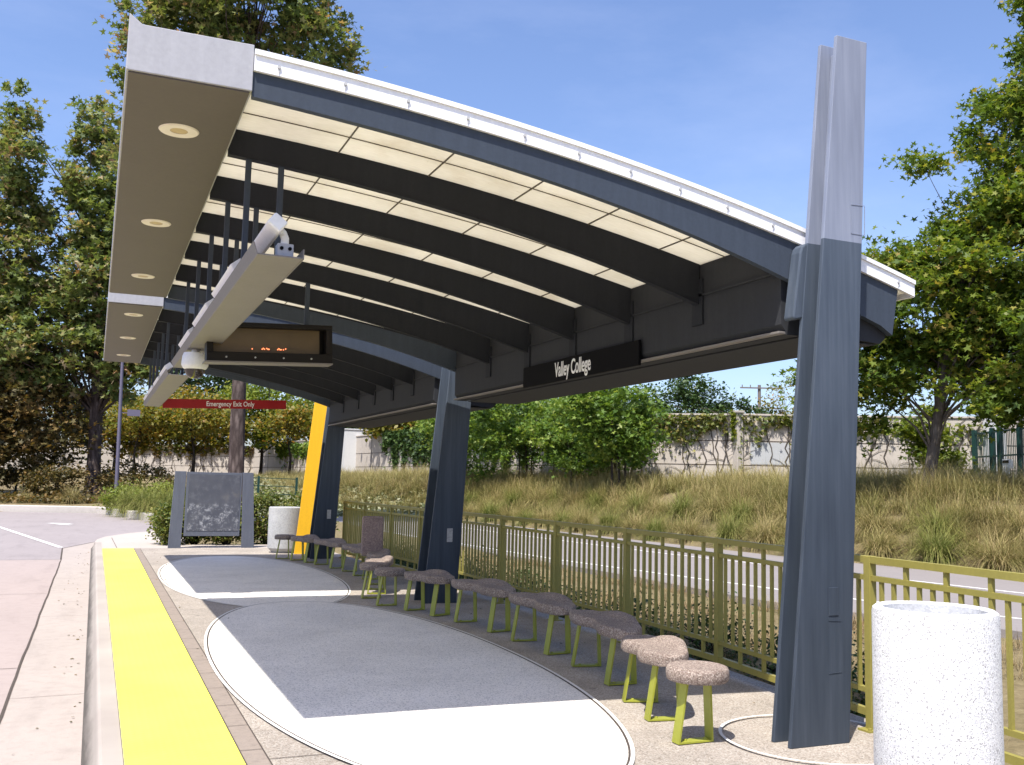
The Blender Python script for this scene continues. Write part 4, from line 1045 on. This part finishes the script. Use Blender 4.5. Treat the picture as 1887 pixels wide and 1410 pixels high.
# deer grass mounds beside the road
for (x, y, s, lab, kk) in ((1.35, 43.6, 1.05, 'green grass mound on the far kerb nearest the lamp post', 1), (2.0, 41.2, 1.1, 'green grass mound in the middle of the three beside the notice board', 3), (2.75, 39.0, 1.15, 'green grass mound closest to the left post of the notice board', 1),
                           (-5.0, 50.2, 1.25, 'wide grass mound at the left edge beyond the far kerb', 0), (-.9, 50.3, .85, 'small dry grass mound left of the pale sycamore trunk', 2), (-2.9, 50.4, .55, 'tiny dry grass tuft between the two mounds by the far kerb', 2), (.6, 50.0, .6, 'small dry grass tuft at the foot of the pale sycamore trunk', 2)):
    o = link('grass_mound', protos[kk]); o.location = (x, y, max(tz(x, y), .05)); o.scale = (s * 1.3, s * 1.3, s * 1.35); o.rotation_euler = (0, 0, x * 3)
    tag(o, lab, 'grass clump', 'grass mounds beyond the road')
for k in range(14):
    x = -9 + k * .95 + random.uniform(-.3, .3)
    if x > 3: break
P = []
for _ in range(9000):
    y = rng.uniform(49.6, 56); x = rng.uniform(-14, 4); P.append((x, y, tz(x, y) + rng.uniform(0, .35)))
stuff(link('undergrowth', leaves_mesh('undergrowth', np.array(P), .2, M['leaf_brown'], 'oval', up=.8)), 'dark brown undergrowth and leaf litter below the left trees', 'undergrowth')

P = []
for _ in range(150):
    y = rng.uniform(3.2, 24); P.append((.0 - abs(rng.normal()) * .16, y, -.143) if rng.uniform() < .5 else (rng.choice([1.1, 4.6]) + rng.normal() * .22, y, .008 if y < 22.7 else .003))
stuff(link('fallen_leaves', leaves_mesh('fallen_leaves', np.array([p for p in P if p[0] > .95 or p[0] < .15]), .035, M['leaf_brown'], 'oval', up=4.0)), 'small dry leaves scattered in the gutter and on the platform', 'leaf litter')

# ---------------------------------------------------------------- boundary wall with piers and vines
r = thing('boundary_wall', 'pale panelled concrete wall on top of the grass bank, draped with vines', 'wall', (21.6, 35.4, 1.8))
WP = [(36.5, 27.2), (33.3, 28.4), (29, 31.2), (24.3, 33.3), (21.6, 35.4), (21.2, 45.5), (18.0, 74.2), (14, 96), (2.3, 101), (-30, 104)]
HT = [4.68, 4.66, 4.62, 4.62, 4.60, 4.75, 4.95, 4.6, 4.5, 4.5]
g = MB(); jn = MB()
for i in range(len(WP) - 1):
    p, q = Vector((*WP[i], 0)), Vector((*WP[i + 1], 0)); d = (q - p).normalized(); n = Vector((-d.y, d.x, 0))
    if n.dot(p) > 0: n = -n     # towards the camera
    h = (HT[i] + HT[i + 1]) / 2
    a, b = p, q; t = -n * .22
    vs = [a, b, b + t, a + t]
    g.add([(v.x, v.y, .4) for v in vs] + [(v.x, v.y, h) for v in vs], [(0, 1, 5, 4), (1, 2, 6, 5), (2, 3, 7, 6), (3, 0, 4, 7), (4, 5, 6, 7)])
    cp = [a + n * .05, b + n * .05, b + t - n * .05, a + t - n * .05]
    g.add([(v.x, v.y, h) for v in cp] + [(v.x, v.y, h + .07) for v in cp], [(0, 1, 5, 4), (1, 2, 6, 5), (2, 3, 7, 6), (3, 0, 4, 7), (4, 5, 6, 7), (0, 3, 2, 1)])
    for zz in (2.55, 3.55):
        jn.bar(tuple(a + n * .004 + Vector((0, 0, zz))), tuple(b + n * .004 + Vector((0, 0, zz))), .008, .035)
    L = (q - p).length; k = 1
    while k * 6 < L: 
        m = p + d * k * 6 + n * .004; jn.bar((m.x, m.y, .5), (m.x, m.y, h), .03, .03, tuple(n)); k += 1
obj('wall_panels', g, M['wallc'], r); obj('panel_joints', jn, M['joint'], r)
for (x, y, h, m, wd) in ((24.35, 33.15, 4.70, 'wallc', .30), (33.3, 28.3, 4.9, 'wallw', .6), (18.15, 73.4, 5.35, 'wallw', 1.7)):
    g = MB(); g.box(x - wd / 2, x + wd / 2, y - wd / 2, y + wd / 2, .4, h); g.box(x - wd / 2 - .05, x + wd / 2 + .05, y - wd / 2 - .05, y + wd / 2 + .05, h, h + .09)
    obj('pier', g, M[m], r, bevel=.01)
# grey repainted patch, 3 mm proud of the wall
p, q = Vector((29, 31.2, 0)), Vector((24.3, 33.3, 0)); d = (q - p).normalized(); n = Vector((-d.y, d.x, 0)); n = -n if n.dot(p) > 0 else n
a = p + d * 2.9 + n * .012; b = p + d * 4.5 + n * .012
g = MB(); g.add([(a.x, a.y, 2.6), (b.x, b.y, 2.6), (b.x, b.y, 3.5), (a.x, a.y, 3.5)], [(0, 1, 2, 3)]); obj('painted_patch', g, M['wallg'], r)
# emblem relief beside the far white pier
g = MB(); cc = Vector((19.15, 66.0, 3.55)); d2 = Vector((-.112, .9937, 0))
for rad in (.95, .55):
    g.tube([tuple(cc + d2 * rad * math.cos(t) + Vector((-.06, 0, rad * math.sin(t)))) for t in np.linspace(0, 2 * math.pi, 33)], .05, 6)
for k in range(6):
    t = math.pi * k / 3; g.tube([tuple(cc + d2 * .15 * math.cos(t) + Vector((-.06, 0, .15 * math.sin(t)))), tuple(cc + d2 * .52 * math.cos(t) + Vector((-.06, 0, .52 * math.sin(t))))], .045, 5)
obj('relief', g, M['wallc'], r)

def vine(label, i, s0, s1, z1, dens, reach, mat='leaf_hedge', size=.15, strands=6, top=.25):
    """vine on wall segment i between fractions s0,s1; hangs from z1 downward"""
    p, q = Vector((*WP[i], 0)), Vector((*WP[i + 1], 0)); d = (q - p); n = Vector((-d.y, d.x, 0)).normalized(); n = -n if n.dot(p) > 0 else n
    c = p.lerp(q, (s0 + s1) / 2); rt = thing('climbing_vine', label, 'vine', (c.x, c.y, tz(c.x, c.y)), 'vines on the boundary wall')
    L = d.length * (s1 - s0); P = []; N = int(dens * L)
    ph = rng.uniform(0, 6.28, 6); ks = rng.uniform(.6, 4.5, 6)
    for _ in range(N):
        s = rng.uniform(); x = s * L
        depth = reach * (.25 + .75 * abs(sum(math.sin(k * x + f) for k, f in zip(ks, ph)) / 3.2))
        if rng.uniform() < .07: depth *= 2.2
        u = rng.uniform() ** 1.35
        z = z1 + top * rng.uniform(-.4, .5) - u * depth
        if z < 2.0: continue
        pt = p.lerp(q, s0 + (s1 - s0) * s) + n * (.05 + abs(rng.normal()) * .11); P.append((pt.x, pt.y, z))
    me = leaves_mesh('leaves', np.array(P) - np.array(rt.location), size, M[mat], 'maple', up=.2, down=1.2); link('leaves', me, rt)
    g = MB()
    for k in range(strands):
        s = s0 + (s1 - s0) * rng.uniform(); b = p.lerp(q, s) + n * .03; z = 1.9; pts = [(b.x, b.y, z)]
        while z < z1 - .1:
            z += .28; b = b + d.normalized() * rng.uniform(-.16, .16); pts.append((b.x, b.y, z))
        g.tube(pts, [.022] * len(pts), 5)
        for _ in range(3):
            j = rng.integers(1, len(pts)); a = Vector(pts[j]); e = a + d.normalized() * rng.uniform(-.9, .9) + Vector((0, 0, rng.uniform(-.2, .5))); g.tube([a, a.lerp(e, .5) + Vector((0, 0, .08)), e], [.012, .010, .006], 4)
    obj('stems', g, M['bark_grey'], rt); return rt
vine('vine with sparse bare stems on the wall right of the slate column', 1, .05, .95, 4.3, 75, .7, 'leaf_lime', strands=10)
vine('yellow green vine hanging from the wall top just left of the slate column', 2, .0, .95, 4.55, 170, 1.15, 'leaf_hedge', strands=8)
vine('vine climbing the wall pier in a tall narrow column', 2, .95, 1.03, 4.7, 1500, 2.5, 'leaf_lime', strands=5)
vine('green vine spilling over the wall between the pier and the young tree', 3, .08, 1.0, 4.55, 330, 1.5, 'leaf_hedge', strands=6)
vine('thick dark green vine mat behind the young trees', 4, .0, .95, 4.7, 520, 2.2, 'leaf_green', size=.19, strands=14)
vine('dark hanging vine mat left of the middle column', 5, .02, .74, 4.9, 330, 2.6, 'leaf_dark', size=.28, strands=14)
vine('green ivy on the wall behind the yellow backed column', 6, .25, .7, 4.5, 110, 1.9, 'leaf_green', size=.34, strands=8)
vine('brown dry creeper on the left wall behind the notice board', 7, .0, .95, 4.4, 60, 1.3, 'leaf_brown', size=.30, strands=24)

# dark fence in front of the left wall
r = thing('mesh_fence', 'low dark green fence with posts in front of the left wall', 'fence', (6, 60, 1))
for k in range(9):
    x = -6 + k * 2.1; y = 60 - k * .4; z = tz(x, y); g = MB(); g.box(x - .06, x + .06, y - .06, y + .06, z - .1, z + 1.25); obj('post', g, M['green_metal'], r)
g = MB()
for k in range(8):
    x = -6 + k * 2.1; y = 60 - k * .4; z = tz(x, y)
    for zz in (.25, .7, 1.15): g.bar((x + .07, y, z + zz), (x + 2.03, y - .4, tz(x + 2.1, y - .4) + zz), .03, .04)
obj('rails', g, M['green_metal'], r)

# lamp post at the left
r = thing('lamp_post', 'slim purple grey lamp post with a small square sign in front of the left wall', 'lamp post', (.95, 51.8, .2))
g = MB(); g.tube([(1.05, 51.8, .1), (.92, 51.8, 8.6)], [.10, .07], 10); obj('pole', g, M['pole_paint'], r, smooth=True)
g = MB(); g.tube([(1.05, 51.8, .1), (1.05, 51.8, .3)], .17, 10); obj('base', g, M['pole_paint'], r)
g = MB(); g.box(1.32, 1.92, 51.75, 51.82, 4.5, 4.82); g.box(.98, 1.33, 51.77, 51.80, 4.62, 4.66); obj('sign_plate', g, M['pole_paint'], r)
g = MB(); g.bar((.95, 51.8, 8.55), (2.2, 51.8, 8.75), .06, .06); g.box(2.0, 2.9, 51.65, 51.95, 8.66, 8.8); obj('lamp_head', g, M['pole_paint'], r)

# utility pole
r = thing('utility_pole', 'distant wooden utility pole with crossarms above the wall', 'utility pole', (56.4, 73.5, 0))
g = MB(); g.tube([(56.4, 73.5, 0), (56.4, 73.5, 11.2)], [.2, .14], 10); obj('pole', g, M['wood_pole'], r, smooth=True)
ca = Vector((.92, -.39, 0)); c0 = Vector((56.4, 73.3, 0))
for z, l in ((10.9, 1.9), (9.0, 1.7)):
    g = MB(); g.bar(tuple(c0 - ca * l + Vector((0, 0, z))), tuple(c0 + ca * l + Vector((0, 0, z))), .12, .12)
    for s in (-.9, -.5, .5, .9): e = c0 + ca * l * s; g.tube([(e.x, e.y, z + .06), (e.x, e.y, z + .28)], .05, 6)
    obj('crossarm', g, M['wood_pole'], r)

# green gate at the far right
r = thing('metal_gate', 'dark green metal gate beyond the wall end at the right edge', 'gate', (31, 26.2, 2.0))
gd = Vector((-.42, -.90, 0)).normalized(); gp0 = Vector((31.4, 27.6, 0))
for s in (0, 1.5, 2.1, 3.6, 5.2):
    b = gp0 + gd * s; g = MB(); g.box(b.x - .07, b.x + .07, b.y - .07, b.y + .07, 1.6, 4.05); obj('post', g, M['green_metal'], r)
g = MB()
for z in (2.15, 3.0, 3.9): a = gp0 + gd * .08; b = gp0 + gd * 5.1; g.bar((a.x, a.y, z), (b.x, b.y, z), .05, .06)
for k in range(40): b = gp0 + gd * (.12 + k * .125); g.bar((b.x, b.y, 1.9), (b.x, b.y, 3.95), .02, .02)
obj('gate_bars', g, M['green_metal'], r)
nn = Vector((-.9, .42, 0)).normalized(); nn = nn if nn.dot(Vector((-1, 0, 0))) > 0 else -nn
def plate(c, wd, z0, z1, m, nm, par, off_=.05):
    g = MB(); a = c - gd * wd / 2 + nn * off_; b = c + gd * wd / 2 + nn * off_
    a2, b2 = a - nn * .01, b - nn * .01
    g.add([(a.x, a.y, z0), (b.x, b.y, z0), (b.x, b.y, z1), (a.x, a.y, z1), (a2.x, a2.y, z0), (b2.x, b2.y, z0), (b2.x, b2.y, z1), (a2.x, a2.y, z1)], [(0, 1, 2, 3), (7, 6, 5, 4), (0, 4, 5, 1), (1, 5, 6, 2), (2, 6, 7, 3), (3, 7, 4, 0)])
    return obj(nm, g, m, par)
sg = thing('notice_sign', 'white notice with a black heading fixed to the green gate', 'sign', tuple(gp0 + gd * 2.75 + Vector((0, 0, 2.6))))
plate(gp0 + gd * 2.65, .55, 2.30, 2.86, M['letters'], 'panel', sg, .06); plate(gp0 + gd * 2.65, .46, 2.72, 2.82, M['black'], 'heading', sg, .075); plate(gp0 + gd * 3.05, .24, 2.52, 2.84, M['letters'], 'side_panel', sg, .06)

# distant wall cap / low building line keeps the horizon closed
print('faces', sum(len(m.polygons) for m in bpy.data.meshes))
